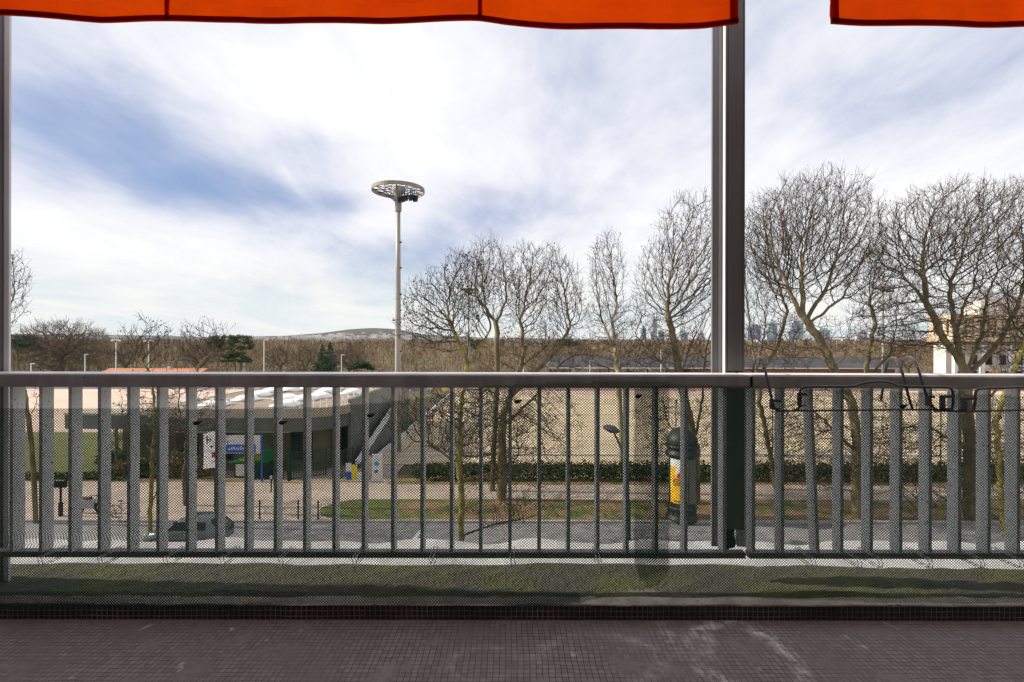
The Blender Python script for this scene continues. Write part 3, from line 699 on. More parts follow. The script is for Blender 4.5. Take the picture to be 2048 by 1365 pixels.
mb = MB()                                      # slanting ladder rails on the right of the roof
for i in range(11):
    y = 40+i*1.4; x = RX1-0.9
    mb.tube([(x, y, 5.02), (x-0.5, y+0.5, 5.95)], 0.035, 5)
    mb.tube([(x-0.5, y+0.5, 5.95), (x-0.5, y+1.9, 5.95)], 0.035, 5)
    mb.tube([(x-0.25, y+0.25, 5.5), (x-0.25, y+1.65, 5.5)], 0.03, 5)
mb.build('ladder_rail', M['white'], hall)
MB().prism([(RX1+0.9, 39.0, 0.06), (RX1+0.9, 52, 0.06), (RX1+0.9, 52, 3.4), (RX1+0.9, 39.0, 0.4)], (0.25, 0, 0)).build('ramp_wall', M['darkpanel'], hall)
MB().prism([(RX1+0.85, 38.8, 0.42), (RX1+0.85, 52, 3.45), (RX1+0.85, 52, 3.75), (RX1+0.85, 38.8, 0.72)], (0.35, 0, 0)).build('ramp_coping', M['white'], hall)

# gates, signs, posters at the entrance
gt = thing('gate', 'dark green barred entrance gate standing open below the hall canopy', 'gate', (-15, 35.5, 0.1))
for (xa, ya, xb, yb) in ((-18.2, 35.4, -16.2, 35.4), (-15.6, 35.35, -13.6, 36.6), (-12.3, 35.2, -11.9, 37.4)):
    mb = MB(); n = 14
    for i in range(n+1):
        x, y = xa+(xb-xa)*i/n, ya+(yb-ya)*i/n
        mb.tube([(x, y, 0.15), (x, y, 2.1)], 0.02 if 0 < i < n else 0.05, 5)
    for zz in (0.25, 1.1, 2.08): mb.tube([(xa, ya, zz), (xb, yb, zz)], 0.03, 5)
    mb.build('gate_leaf', M['green_metal'], gt)
for x, y in ((-18.4, 35.4), (-15.75, 35.35), (-12.2, 35.1)):
    MB().box(x-0.09, x+0.09, y-0.09, y+0.09, 0.1, 2.5).build('gate_post', M['green_metal'], gt)
sg = thing('entrance_sign', 'wide white and blue entrance sign between two slim blue posts', 'sign', (-18.6, 35.0, 0.1))
MB().box(-20.05, -17.6, 34.98, 35.05, 2.1, 3.35).build('panel', M['white'], sg)
MB().box(-20.0, -17.9, 34.965, 34.978, 2.15, 2.72).build('blue_band', M['blue'], sg)
mb = MB()
for i in range(11): mb.box(-19.8+i*0.16, -19.7+i*0.16, 34.955, 34.964, 2.36, 2.36+0.14*(1+(i*7 % 3)*0.3))
mb.build('lettering', M['white'], sg)
for x in (-20.15, -17.5): MB().tube([(x, 35.0, 0.1), (x, 35.0, 3.5)], 0.055, 8).build('sign_post', M['blue'], sg)
ks = thing('kiosk', 'small green kiosk with a sloping yellow and green roof under the blue sign', 'kiosk', (-18.9, 36.3, 0.1))
MB().box(-20.0, -17.7, 36.0, 37.2, 0.1, 1.25).build('body', M['green_metal'], ks)
MB().prism([(-20.3, 35.8, 1.25), (-17.5, 35.8, 1.25), (-17.9, 35.8, 2.05)], (0, 1.5, 0)).build('roof', M['bright_green'], ks)
MB().prism([(-19.5, 35.79, 1.42), (-18.0, 35.79, 1.42), (-18.0, 35.79, 1.98)], (0, -0.02, 0)).build('roof_stripe', M['lemon'], ks)
MB().box(-19.85, -19.15, 35.96, 35.998, 0.25, 1.1).build('notice', M['white'], ks)
bd = thing('map_board', 'tilted white street board with black and red markings on a dark pole', 'sign', tuple(W(430, 1035, 28.6)))
a = W(426, 900, 28.6)
MB().hexa([(a.x-0.62, 28.75, 2.62), (a.x+0.45, 28.4, 2.80), (a.x+0.45, 28.48, 2.80), (a.x-0.62, 28.83, 2.62), (a.x-0.62, 28.75, 4.62), (a.x+0.45, 28.4, 4.92), (a.x+0.45, 28.48, 4.92), (a.x-0.62, 28.83, 4.62)]).build('panel', M['white'], bd)
mb = MB()
for (u, v, w2, h2) in ((-.3, 4.3, .5, .05), (-.1, 3.9, .35, .09), (-.35, 4.1, .05, .4), (.05, 3.1, .3, .05)):
    mb.box(a.x+u, a.x+u+w2, 28.36-0.32*(u-.45)-0.02, 28.37-0.32*(u-.45)-0.02, v, v+h2)
mb.build('black_lines', M['clip'], bd)
mb = MB(); mb.box(a.x+0.05, a.x+0.30, 28.37+0.06, 28.39+0.06, 3.35, 3.65); mb.build('red_mark', M['red'], bd)
MB().tube([(a.x+0.1, 28.72, 0.1), (a.x+0.1, 28.72, 4.7)], 0.085, 10).build('pole', M['darkiron'], bd)
ps = thing('poster_stand', 'low white, yellow and blue poster boards left of the white panel', 'poster', tuple(W(700, 965, 35.4)))
a = W(700, 962, 35.3)
MB().box(a.x-0.28, a.x+0.12, 35.3, 35.34, 0.75, 1.35).build('white_board', M['white'], ps)
MB().box(a.x-0.2, a.x+0.14, 35.25, 35.29, 0.2, 0.75).build('blue_board', M['blue'], ps)
MB().box(a.x+0.15, a.x+0.52, 35.24, 35.28, 0.2, 1.25).build('yellow_board', M['lemon'], ps)
MB().box(a.x+0.53, a.x+0.95, 35.26, 35.30, 0.2, 0.72).build('white_board', M['white'], ps)
wp = thing('notice_panel', 'upright white notice panel with a blue disc left of the hedge', 'sign', tuple(W(755, 965, 35.0)))
a = W(755, 960, 35.0)
MB().box(a.x-0.36, a.x+0.36, 35.0, 35.06, 0.15, 2.05).build('panel', M['white'], wp)
MB().box(a.x-0.72, a.x-0.48, 35.2, 35.24, 0.15, 1.9).build('side_panel', M['fascia'], wp)
mb = MB()
mb.poly([(a.x-0.05+0.17*math.cos(t), 34.985, 1.38+0.17*math.sin(t)) for t in [2*math.pi*i/20 for i in range(20)]])
mb.build('blue_disc', M['cyan'], wp)
mb = MB(); mb.box(a.x-0.2, a.x+0.05, 34.986, 34.998, 0.75, 0.95); mb.build('blue_print', M['blue'], wp)

# bollards of the entrance
b0 = None
for k, (px, py) in enumerate(((543, 985), (597, 1040), (637, 1040), (671, 1040), (610, 1025), (520, 1040))):
    D = 9.88/((py-682)/1000); c = W(px, py, D)
    lab = ['slim dark bollard with a white top at the gate', 'first slim dark bollard along the kerb, left of the lawn corner', 'slim dark bollard in the middle of the kerb row by the lawn corner', 'slim dark bollard touching the lawn corner at the kerb',
           'slim dark bollard set back between two kerb bollards', 'slim dark bollard at the kerb nearest the dark car'][k]
    t = thing('bollard', lab, 'bollard', (c.x, D, 0.12), 'bollards at the entrance')
    MB().lathe((c.x, D, 0.12), [(0.06, 0), (0.06, 0.05), (0.045, 0.06), (0.045, 0.95), (0.0, 0.98)], 10).build('shaft', M['darkiron'], t, True)
    MB().lathe((c.x, D, 0.12), [(0.05, 0.9), (0.055, 1.0), (0.04, 1.06), (0, 1.08)], 10).build('cap', M['white'] if k == 0 else M['darkiron'], t, True)
sp_ = thing('meter_post', 'short dark post topped by a black box on the left pavement', 'post', tuple(W(122, 1034, 28.1)))
c = W(122, 1034, 28.1)
MB().tube([(c.x, 28.1, 0.11), (c.x, 28.1, 0.85)], 0.11, 10).build('base', M['darkiron'], sp_)
MB().tube([(c.x, 28.1, 0.85), (c.x, 28.1, 1.75)], 0.055, 10).build('pole', M['darkiron'], sp_)
MB().cbox(c.x-0.3, c.x+0.3, 28.0, 28.2, 1.72, 2.15, 0.04).build('box', M['clip'], sp_)

# advertising column
mc = W(1364, 1045, 27.9); mc.z = 0.12
col = thing('advertising_column', 'dark green domed advertising column with a yellow poster on the verge', 'advertising column', tuple(mc))
MB().lathe(mc, [(0.86, 0), (0.86, 0.16), (0.78, 0.2), (0.78, 0.62), (0.84, 0.66), (0.84, 0.74), (0.72, 0.78)], 32).build('base', M['morris'], col, True)
MB().lathe(mc, [(0.70, 0.74), (0.70, 3.55)], 32).build('shaft', M['morris'], col, True)
MB().lathe(mc, [(0.72, 3.5), (0.88, 3.56), (0.92, 3.7), (0.80, 3.78), (0.80, 3.98), (0.93, 4.03), (0.96, 4.12), (0.82, 4.16)], 32).build('cornice', M['morris'], col, True)
MB().lathe(mc, [(0.80, 4.16), (0.84, 4.3), (0.78, 4.55), (0.60, 4.82), (0.32, 5.02), (0.12, 5.1), (0.05, 5.14), (0.05, 5.32), (0, 5.36)], 32).build('dome', M['morris'], col, True)
A0, A1 = R(197), R(278)
def arc(r, z0, z1, a0, a1, m, nm, par_): MB().lathe(mc, [(r, z0), (r, z1)], 14, a0, a1).build(nm, m, par_, True)
MB().lathe(mc, [(0.722, 1.0), (0.722, 3.42)], 20, A0, A1).build('poster', M['yellow'], col, True)
post_ob = [o for o in col.children if o.name.startswith('poster')][0]
arc(0.727, 3.02, 3.42, A0, A1, M['white'], 'white_band', col)
arc(0.730, 2.55, 3.02, A0+0.5, A0+0.8, M['white'], 'white_stripe', col)
arc(0.731, 2.40, 2.66, A0+0.62, A0+0.85, M['red'], 'red_mark', col)
for i in range(4):
    arc(0.728, 1.98+i*0.10, 2.04+i*0.10, A0+0.25, A0+1.0-0.12*(i % 2), M['brown_ink'], 'text_line', col)
arc(0.728, 1.10, 1.16, A0+0.3, A0+0.9, M['brown_ink'], 'text_line', col)
MB().lathe(mc, [(0.724, 1.0), (0.724, 3.42)], 12, A1+0.1, A1+1.1).build('shaded_side_poster', M['darkpanel'], col, True)  # dark colour stands for shade on the side away from the sun

# street lamp
lb = W(1257, 1078, 25.2)
lm = thing('street_lamp', 'bent street lamp with flat oval head between the balusters', 'street lamp', (lb.x, 25.2, 0.12))
MB().tube([(lb.x, 25.2, 0.0), (lb.x, 25.2, 1.8), (lb.x-0.02, 25.2, 2.1), (lb.x-0.03, 25.2, 3.2)], [0.13, 0.12, 0.085, 0.075], 12).build('pole', M['green_metal'], lm, True)
hx = W(1226, 860, 25.2)
MB().tube(chaikin([(lb.x-0.03, 25.2, 3.18), (lb.x-0.05, 25.2, 3.7), (lb.x-0.35, 25.2, 4.6), (hx.x+0.05, 25.2, 5.42)], 2), 0.055, 10).build('arm', M['lampgrey'], lm, True)
mb = MB(); mb.lathe((0, 0, 0), [(0.0, -0.16), (0.2, -0.15), (0.40, -0.04), (0.43, 0.02), (0.36, 0.12), (0.2, 0.2), (0, 0.23)], 24)
mb.v = [(hx.x-0.08+v[0]+0.05*v[2], 25.2+v[1], 5.55+v[2]-0.25*v[0]) for v in mb.v]
mb.build('lamp_head', M['lampgrey'], lm, True)

# floodlight masts
fl = W(796, 905, 45.0)
mast = thing('floodlight_mast', 'tall floodlight mast with lattice ring standing beside the gravel roof', 'floodlight mast', (fl.x, 45, 0), 'floodlight masts')
HT = 22.82
MB().tube([(fl.x, 45, 0), (fl.x, 45, 8), (fl.x, 45, 16), (fl.x, 45, HT+0.8)], [0.30, 0.27, 0.225, 0.18], 20).build('pole', M['mast'], mast, True)
mb = MB()
for zz in (6.2, 9.0, 11.6, 14.1, 16.5, 18.8): mb.box(fl.x+0.17, fl.x+0.33, 44.85, 45.0, zz, zz+0.12)
mb.build('cable_clamp', M['darkiron'], mast)
RR = 2.34
MB().lathe((fl.x, 45, HT+0.45), [(RR-0.10, 0.12), (RR, 0.13), (RR, 0.44), (RR-0.10, 0.45), (RR-0.10, 0.12)], 40).build('ring', M['ringm'], mast)
mb = MB()
for k in range(12):
    a = 2*math.pi*k/12+0.13; ca, sa = math.cos(a), math.sin(a)
    P0 = Vector((fl.x+0.2*ca, 45+0.2*sa, HT+0.75)); P1 = Vector((fl.x+2.25*ca, 45+2.25*sa, HT+0.75))
    Q0 = Vector((fl.x+0.2*ca, 45+0.2*sa, HT-0.35)); Q1 = Vector((fl.x+1.25*ca, 45+1.25*sa, HT+0.42))
    mb.tube([P0, P1], 0.035, 5); mb.tube([Q0, Q1, P1], 0.03, 5); mb.tube([Q1, P0+(P1-P0)*0.5], 0.025, 5)
    a2 = a+2*math.pi/12
    P2 = Vector((fl.x+2.25*math.cos(a2), 45+2.25*math.sin(a2), HT+0.75)); M1 = P0+(P1-P0)*0.5
    mb.tube([M1, P2], 0.022, 4)
    M2 = Vector((fl.x+1.22*math.cos(a2), 45+1.22*math.sin(a2), HT+0.75)); mb.tube([M1, M2], 0.03, 4)
mb.build('lattice', M['darkiron'], mast)
MB().lathe((fl.x, 45, HT), [(0.26, -1.2), (0.3, -1.1), (0.3, 0.2), (0.5, 0.5), (0.62, 0.95), (0.2, 1.0)], 16).build('hub', M['mast'], mast, True)
for (dx, dy_) in ((0.62, -0.9), (0.95, -1.25), (1.45, -1.35), (1.75, -1.0), (0.35, -0.7)):
    p = Vector((fl.x+dx, 45+dy_, HT-0.28)); mb = MB()
    mb.hexa([(p.x-0.20, p.y-0.16, p.z-0.28), (p.x+0.16, p.y-0.16, p.z-0.22), (p.x+0.16, p.y+0.1, p.z-0.26), (p.x-0.20, p.y+0.1, p.z-0.32), (p.x-0.22, p.y-0.14, p.z+0.16), (p.x+0.24, p.y-0.14, p.z+0.2), (p.x+0.24, p.y+0.12, p.z+0.2), (p.x-0.22, p.y+0.12, p.z+0.16)])
    mb.tube([(p.x-0.1, p.y, p.z+0.1), (p.x-0.05, p.y, p.z+0.75)], 0.03, 5); mb.tube([(p.x+0.14, p.y, p.z+0.1), (p.x+0.1, p.y, p.z+0.75)], 0.03, 5)
    mb.build('floodlight', M['clip'], mast)
copy_thing(mast, (W(1766, 700, 125).x, 125, 0), 'white floodlight mast far off behind the branched tree on the right')
copy_thing(mast, (W(937, 700, 132).x, 132, 0), 'floodlight mast far off behind the crowns left of centre')

# far court lamps
k0 = None
for k, (px, ytop, D, two) in enumerate(((232, 682, 112, 1), (297, 683, 118, 1), (528, 681, 115, 0), (62, 730, 106, 0), (683, 711, 125, 0), (1047, 690, 110, 0), (170, 711, 120, 0), (1322, 700, 116, 0), (1180, 722, 118, 0))):
    x = (px-1024)/1000*D; h = ZC-(ytop-682)/1000*D
    lab = ['tall pale lamp with a wide crossbar over the clay court', 'tall pale twin lamp right of the crossbar lamp', 'slim pale lamp rising from the woods left of the green fir', 'short white lamp near the left post above the railing',
           'small white lamp just right of the green fir', 'slim white lamp pole among the plane trees left of the slate roof', 'short lamp with a thin bent arm right of the spreading tree', 'white lamp pole in front of the slate roof left of the post', 'small white lamp above the left end of the slate roof'][k]
    t = thing('court_lamp', lab, 'lamp', (x, D, 0), 'far lamps')
    MB().tube([(x, D, 0), (x, D, h)], [0.13, 0.09], 8).build('pole', M['white'], t)
    mb = MB(); mb.box(x-(1.0 if two else 0.1), x+(1.0 if two else 0.75), D-0.12, D+0.12, h-0.02, h+0.16)
    if two: mb.box(x-1.1, x-0.6, D-0.2, D+0.2, h-0.2, h-0.021); mb.box(x+0.6, x+1.1, D-0.2, D+0.2, h-0.2, h-0.021)
    mb.build('lamp_head', M['white'], t)

# parked car, bicycle and motorcycle
def car(label, ox, oy, oz):
    t = thing('parked_car', label, 'car', (ox, oy, oz))
    #        x,    zb,  zbelt, zroof, wb,  wr
    st = [(-1.85, .38, .62, .64, .60, .55), (-1.72, .25, .74, .78, .74, .66), (-1.2, .22, .86, .90, .79, .70), (-0.85, .22, .92, .97, .80, .72), (-0.30, .22, .95, 1.34, .81, .62), (0.05, .22, .96, 1.46, .81, .60),
          (0.7, .22, .97, 1.48, .81, .60), (1.25, .22, .97, 1.40, .80, .58), (1.62, .25, .95, 1.12, .77, .60), (1.78, .33, .90, .95, .70, .62)]
    mb = MB(); ring = []
    for x, zb_, zl, zr, wb, wr in st:
        k = len(mb.v); ring.append(k)
        mb.v += [(ox+x, oy+s*w_, oz+z) for s, w_, z in ((-1, wb*.93, zb_), (-1, wb, (zb_+zl)/2), (-1, wb*.98, zl), (-1, wr, zr-.05), (-1, wr*.85, zr), (1, wr*.85, zr), (1, wr, zr-.05), (1, wb*.98, zl), (1, wb, (zb_+zl)/2), (1, wb*.93, zb_))]
    for a, b in zip(ring, ring[1:]):
        for j in range(10): mb.f.append((a+j, a+(j+1) % 10, b+(j+1) % 10, b+j))
    mb.f.append(tuple(ring[0]+j for j in range(10))); mb.f.append(tuple(ring[-1]+j for j in range(10))[::-1])
    mb.build('body', M['carpaint'], t, True)
    for s in (-1, 1):
        for xa, xb in ((-0.40, 0.30), (0.38, 1.2)):
            y0_, y1_ = oy+s*0.815, oy+s*0.655
            za, zb2 = oz+1.0, oz+1.36
            q = [(ox+xa-(0.18 if xa < -.3 else 0), y0_, za), (ox+xb, y0_, za), (ox+xb-(0.05 if xb > 1 else 0), y1_, zb2), (ox+xa+(0.14 if xa < -.3 else 0), y1_, zb2)]
            MB().quad(*q).build('side_window', M['carglass'], t)
    MB().quad((ox-0.84, oy-0.66, oz+1.0), (ox-0.84, oy+0.66, oz+1.0), (ox-0.27, oy+0.55, oz+1.375), (ox-0.27, oy-0.55, oz+1.375)).build('windscreen', M['carglass'], t)
    MB().quad((ox+1.735, oy-0.60, oz+1.0), (ox+1.735, oy+0.60, oz+1.0), (ox+1.33, oy+0.52, oz+1.39), (ox+1.33, oy-0.52, oz+1.39)).build('rear_window', M['carglass'], t)
    for s in (-1, 1):
        MB().box(ox-.62, ox-.50, oy+s*0.86-.07, oy+s*0.86+.07, oz+.98, oz+1.09).build('mirror', M['clip'], t)
        MB().box(ox+.18, ox+.32, oy+s*0.822-.008, oy+s*0.822+.008, oz+.80, oz+.83).build('door_handle', M['steel'], t)
        MB().box(ox-.50, ox+.42, oy+s*0.822-.003, oy+s*0.822+.003, oz+.50, oz+.54).build('side_trim', M['clip'], t)
    for x in (-1.15, 1.15):
        for s in (-1, 1):
            mb = MB(); pr = [(0.0, -.09), (0.19, -.09), (0.2, -.07), (0.30, -.09), (0.31, 0), (0.30, .09), (0.2, .07), (0, .07)]
            mb.lathe((0, 0, 0), pr[2:6], 20); mb.v = [(ox+x+v[0], oy+s*0.74+v[2]*s, oz+0.31+v[1]) for v in mb.v]
            wh = mb.build('wheel', M['tyre'], t, True)
            m2 = MB(); m2.lathe((0, 0, 0), [(0, .072), (0.205, .072), (0.205, -.07)], 18); m2.v = [(ox+x+v[0], oy+s*0.74+v[2]*s, oz+0.31+v[1]) for v in m2.v]
            m2.build('rim', M['steel'], wh, True)
    for s in (-1, 1):
        MB().box(ox-1.80, ox-1.70, oy+s*0.55-.13, oy+s*0.55+.13, oz+.60, oz+.74).build('headlight', M['white_metal'], t)
        MB().box(ox+1.70, ox+1.775, oy+s*0.56-.08, oy+s*0.56+.08, oz+.72, oz+.9).build('tail_light', M['red'], t)
    return t
car('dark green hatchback parked at the kerb behind the left balusters', -15.7, 24.4, 0.012)
def spoke_wheel(c, r, tr, parent, m1, nm='wheel', ns=14):
    mb = MB(); mb.tube([(c[0]+r*math.cos(a), c[1], c[2]+r*math.sin(a)) for a in [2*math.pi*i/24 for i in range(24)]], tr, 6, closed=True)
    for i in range(ns): a = 2*math.pi*i/ns; mb.tube([c, (c[0]+r*math.cos(a), c[1], c[2]+r*math.sin(a))], 0.006, 3, caps=False)
    mb.build(nm, m1, parent)
c = W(250, 1036, 27.95); c.z = 0.12
bk = thing('bicycle', 'grey city bicycle standing on the left pavement', 'bicycle', tuple(c))
for d in (-0.52, 0.52): spoke_wheel((c.x+d, c.y, c.z+0.34), 0.33, 0.02, bk, M['tyre'])
mb = MB()
for a, b in (((-.52, .34), (-.12, .34)), ((-.52, .34), (-.2, .75)), ((-.12, .34), (-.22, .85)), ((-.12, .34), (.36, .78)), ((-.2, .75), (.36, .80)), ((.52, .34), (.33, .95))):
    mb.tube([(c.x+a[0], c.y, c.z+a[1]), (c.x+b[0], c.y, c.z+b[1])], 0.022, 6)
mb.build('frame', M['steel'], bk)
MB().cbox(c.x-.36, c.x-.1, c.y-.07, c.y+.07, c.z+.87, c.z+.93, .02).build('saddle', M['clip'], bk)
MB().tube([(c.x+.22, c.y-.28, c.z+1.02), (c.x+.33, c.y-.1, c.z+1.0), (c.x+.33, c.y+.1, c.z+1.0), (c.x+.22, c.y+.28, c.z+1.02)], 0.016, 6).build('handlebar', M['steel'], bk)
c = W(180, 1024, 28.6); c.z = 0.12
mo = thing('motorcycle', 'dark motorcycle parked beside the meter post on the left pavement', 'motorcycle', tuple(c))
for d in (-0.62, 0.62): spoke_wheel((c.x+d, c.y, c.z+0.3), 0.28, 0.06, mo, M['tyre'], ns=8)
MB().hexa([(c.x-.42, c.y-.14, c.z+.28), (c.x+.32, c.y-.14, c.z+.28), (c.x+.32, c.y+.14, c.z+.28), (c.x-.42, c.y+.14, c.z+.28), (c.x-.5, c.y-.12, c.z+.66), (c.x+.38, c.y-.15, c.z+.82), (c.x+.38, c.y+.15, c.z+.82), (c.x-.5, c.y+.12, c.z+.66)]).build('body', M['steel'], mo)
MB().cbox(c.x-.75, c.x+.05, c.y-.14, c.y+.14, c.z+.78, c.z+.90, .04).build('seat', M['clip'], mo)
MB().tube([(c.x+.62, c.y, c.z+.3), (c.x+.42, c.y, c.z+.98)], 0.04, 6).build('fork', M['clip'], mo)
MB().tube([(c.x+.30, c.y-.34, c.z+1.08), (c.x+.42, c.y, c.z+1.0), (c.x+.30, c.y+.34, c.z+1.08)], 0.02, 6).build('handlebar', M['clip'], mo)
MB().box(c.x+.46, c.x+.58, c.y-.1, c.y+.1, c.z+.78, c.z+.96).build('headlight', M['white_metal'], mo)

# ------------------------------------------------------------------ bare trees, grown by space colonisation
def colonise(stems, attract, step, infl, kill, up, rng, iters=130):
    P, par_ = [], []
    for st in stems:                          # each stem a polyline; later stems may start on an earlier one
        pts = [np.array(p, float) for p in st]
        if not P: P.append(pts[0]); par_.append(-1); last = 0
        else:
            d = np.linalg.norm(np.array(P)-pts[0], axis=1); last = int(d.argmin())
        for a, b in zip(pts, pts[1:]):
            n = max(1, int(np.linalg.norm(b-a)/step))
            for i in range(n):
                q = a+(b-a)*(i+1)/n+rng.normal(size=3)*step*0.06
                P.append(q); par_.append(last); last = len(P)-1
    A = np.array(attract); alive = np.ones(len(A), bool)
    Pn = np.array(P); 
    near = np.zeros(len(A), int); dist = np.full(len(A), 1e9)
    def upd(i0):
        Q = np.array(P[i0:])
        for k in range(0, len(A), 800):
            d = np.linalg.norm(A[k:k+800, None]-Q[None], axis=2); j = d.argmin(1); dm = d[np.arange(len(j)), j]
            b = dm < dist[k:k+800]
            dist[k:k+800][b] = dm[b]; near[k:k+800][b] = j[b]+i0
    upd(0)
    kids = {}
    for it in range(iters):
        alive &= dist > kill
        act = alive & (dist < infl)
        if not act.any(): break
        ids = near[act]; v = A[act]-np.array(P)[ids]; v /= np.linalg.norm(v, axis=1)[:, None]+1e-9
        u, inv = np.unique(ids, return_inverse=True)
        D_ = np.zeros((len(u), 3)); np.add.at(D_, inv, v)
        D_ /= np.linalg.norm(D_, axis=1)[:, None]+1e-9
        D_ += np.array([0, 0, up])+rng.normal(size=D_.shape)*0.09
        D_ /= np.linalg.norm(D_, axis=1)[:, None]
        i0 = len(P)
        for n_, d in zip(u, D_):
            if kids.get(n_, 0) >= 3:
                alive[act & (near == n_)] = False; continue
            kids[n_] = kids.get(n_, 0)+1
            P.append(P[n_]+d*step); par_.append(int(n_))
        if len(P) == i0: continue
        upd(i0)
    return np.array(P), par_

def tree(kind, label, group, stems, crowns, n_pts, scale, seed, tip=0.0105, barkm='bark', twigm='twig', twigs=1.0, balls=0.0, up=0.13, trunk_r=None, split=0.045, exp=2.25, dens=2.7):
    rng = np.random.default_rng(seed); r_ = random.Random(seed)
    stems = [list(st) for st in stems]; b0_ = stems[0][0]; stems[0][0] = (b0_[0], b0_[1], 0.0)   # the trunk stands on the ground
    base = Vector(stems[0][0])
    zc = crowns[0][2]-0.5*crowns[0][5]; cut = []
    for st in stems:                          # the limbs are laid out to mid crown; above that they branch freely
        o = [st[0]]
        for q in st[1:]:
            if q[2] > zc and len(o) > 1: break
            o.append(q)
            if q[2] > zc: break
        cut.append(o)
    stems = cut; n_pts = int(n_pts*dens)
    step, infl, kill = 0.24*scale, 3.6*scale, 0.36*scale
    pts = []
    tot = sum(c[3]*c[4]*c[5]*(c[6] if len(c) > 6 else 1) for c in crowns)
    for c in crowns:
        n = int(n_pts*c[3]*c[4]*c[5]*(c[6] if len(c) > 6 else 1)/tot)
        d = rng.normal(size=(n, 3)); d /= np.linalg.norm(d, axis=1)[:, None]
        rr = rng.uniform(0, 1, n)[:, None]**0.42
        pts.append(np.array(c[:3])+d*rr*np.array(c[3:6]))
    P, par_ = colonise(stems, np.concatenate(pts), step, infl, kill, up, rng)
    N_ = len(P); ch = [[] for _ in range(N_)]
    for i, p in enumerate(par_):
        if p >= 0: ch[p].append(i)
    rad = np.zeros(N_)
    for i in range(N_-1, -1, -1):
        rad[i] = tip if not ch[i] else sum(rad[c]**exp for c in ch[i])**(1/exp)
    if trunk_r: 
        k = trunk_r/rad[0]
        t_ = np.clip((rad-tip)/(rad[0]-tip+1e-9), 0, 1)
        rad = rad*(1+(k-1)*t_**1.5)
    for _ in range(4):                        # ease the kinks
        Q = P.copy()
        for i in range(N_):
            if par_[i] >= 0 and ch[i]: Q[i] = P[i]*0.5+P[par_[i]]*0.25+np.mean([P[c] for c in ch[i]], 0)*0.25
        P = Q
    t = thing(kind, label, 'tree', tuple(base), group)
    tk, cr = MB(), MB()
    starts = [(0, None)]
    while starts:
        i, p = starts.pop(); chain = [i]
        while ch[chain[-1]]:
            cs = sorted(ch[chain[-1]], key=lambda c: -rad[c])
            for c in cs[1:]: starts.append((c, chain[-1]))
            chain.append(cs[0])
        pts_ = ([P[p]] if p is not None else [])+[P[c] for c in chain]
        rs = ([min(rad[chain[0]]*1.15, rad[p])] if p is not None else [])+[rad[c] for c in chain]
        if len(pts_) < 2: continue
        k = next((j for j, q in enumerate(rs) if q < split), len(rs))
        if k >= 2: tk.tube(pts_[:k+1], rs[:k+1], 9 if rs[0] > 0.12 else 6, caps=False)
        else: k = 0
        if k < len(pts_)-1:
            m = max(k, 0)
            cr.tube(pts_[m:], rs[m:], 4 if rs[m] > 0.025*scale else 3, caps=False)
    for i in range(N_):                       # fine shoots and hanging seed balls
        if rad[i] > 0.035*scale*max(1, tip/0.0105) or par_[i] < 0: continue
        tipq = not ch[i]
        for _ in range(3 if tipq else 1):
            if r_.random() > (0.95 if tipq else 0.72)*twigs: continue
            d = Vector(P[i]-P[par_[i]]).normalized()
            s_ = Vector((r_.gauss(0, 1), r_.gauss(0, 1), r_.gauss(0.35, 0.8))).normalized()
            d = (d*0.8+s_*0.8+Vector((0, 0, 0.25))).normalized()
            ln = r_.uniform(0.3, 1.05)*scale
            a = Vector(P[i]); b = a+d*ln*0.5; c_ = b+(d+Vector((r_.gauss(0, .25), r_.gauss(0, .25), 0.3))).normalized()*ln*0.5
            cr.tube([a, b, c_], [tip*0.85, tip*0.7, tip*0.42], 3, caps=False)
            if r_.random() < .6:                # a side shoot
                e = b+(d*.6+Vector((r_.gauss(0, .6), r_.gauss(0, .6), r_.gauss(.35, .3)))).normalized()*ln*r_.uniform(.3, .6)
                cr.tube([b, e], [tip*0.6, tip*0.35], 3, caps=False)
            if r_.random() < balls:
                q = b if r_.random() < .5 else c_; q = q+Vector((r_.gauss(0, .05), r_.gauss(0, .05), -r_.uniform(0.06, 0.2)))
                s2 = r_.uniform(0.026, 0.046); n0 = len(cr.v)
                cr.v += [(q.x+s2, q.y, q.z), (q.x-s2, q.y, q.z), (q.x, q.y+s2, q.z), (q.x, q.y-s2, q.z), (q.x, q.y, q.z+s2*1.3), (q.x, q.y, q.z-s2*1.1)]
                for f_ in ((0, 2, 4), (2, 1, 4), (1, 3, 4), (3, 0, 4), (2, 0, 5), (1, 2, 5), (3, 1, 5), (0, 3, 5)): cr.f.append(tuple(n0+z for z in f_))
    if tk.v: tk.build('trunk', M[barkm], t, True)
    cr.build('crown', M[twigm], t)
    return t

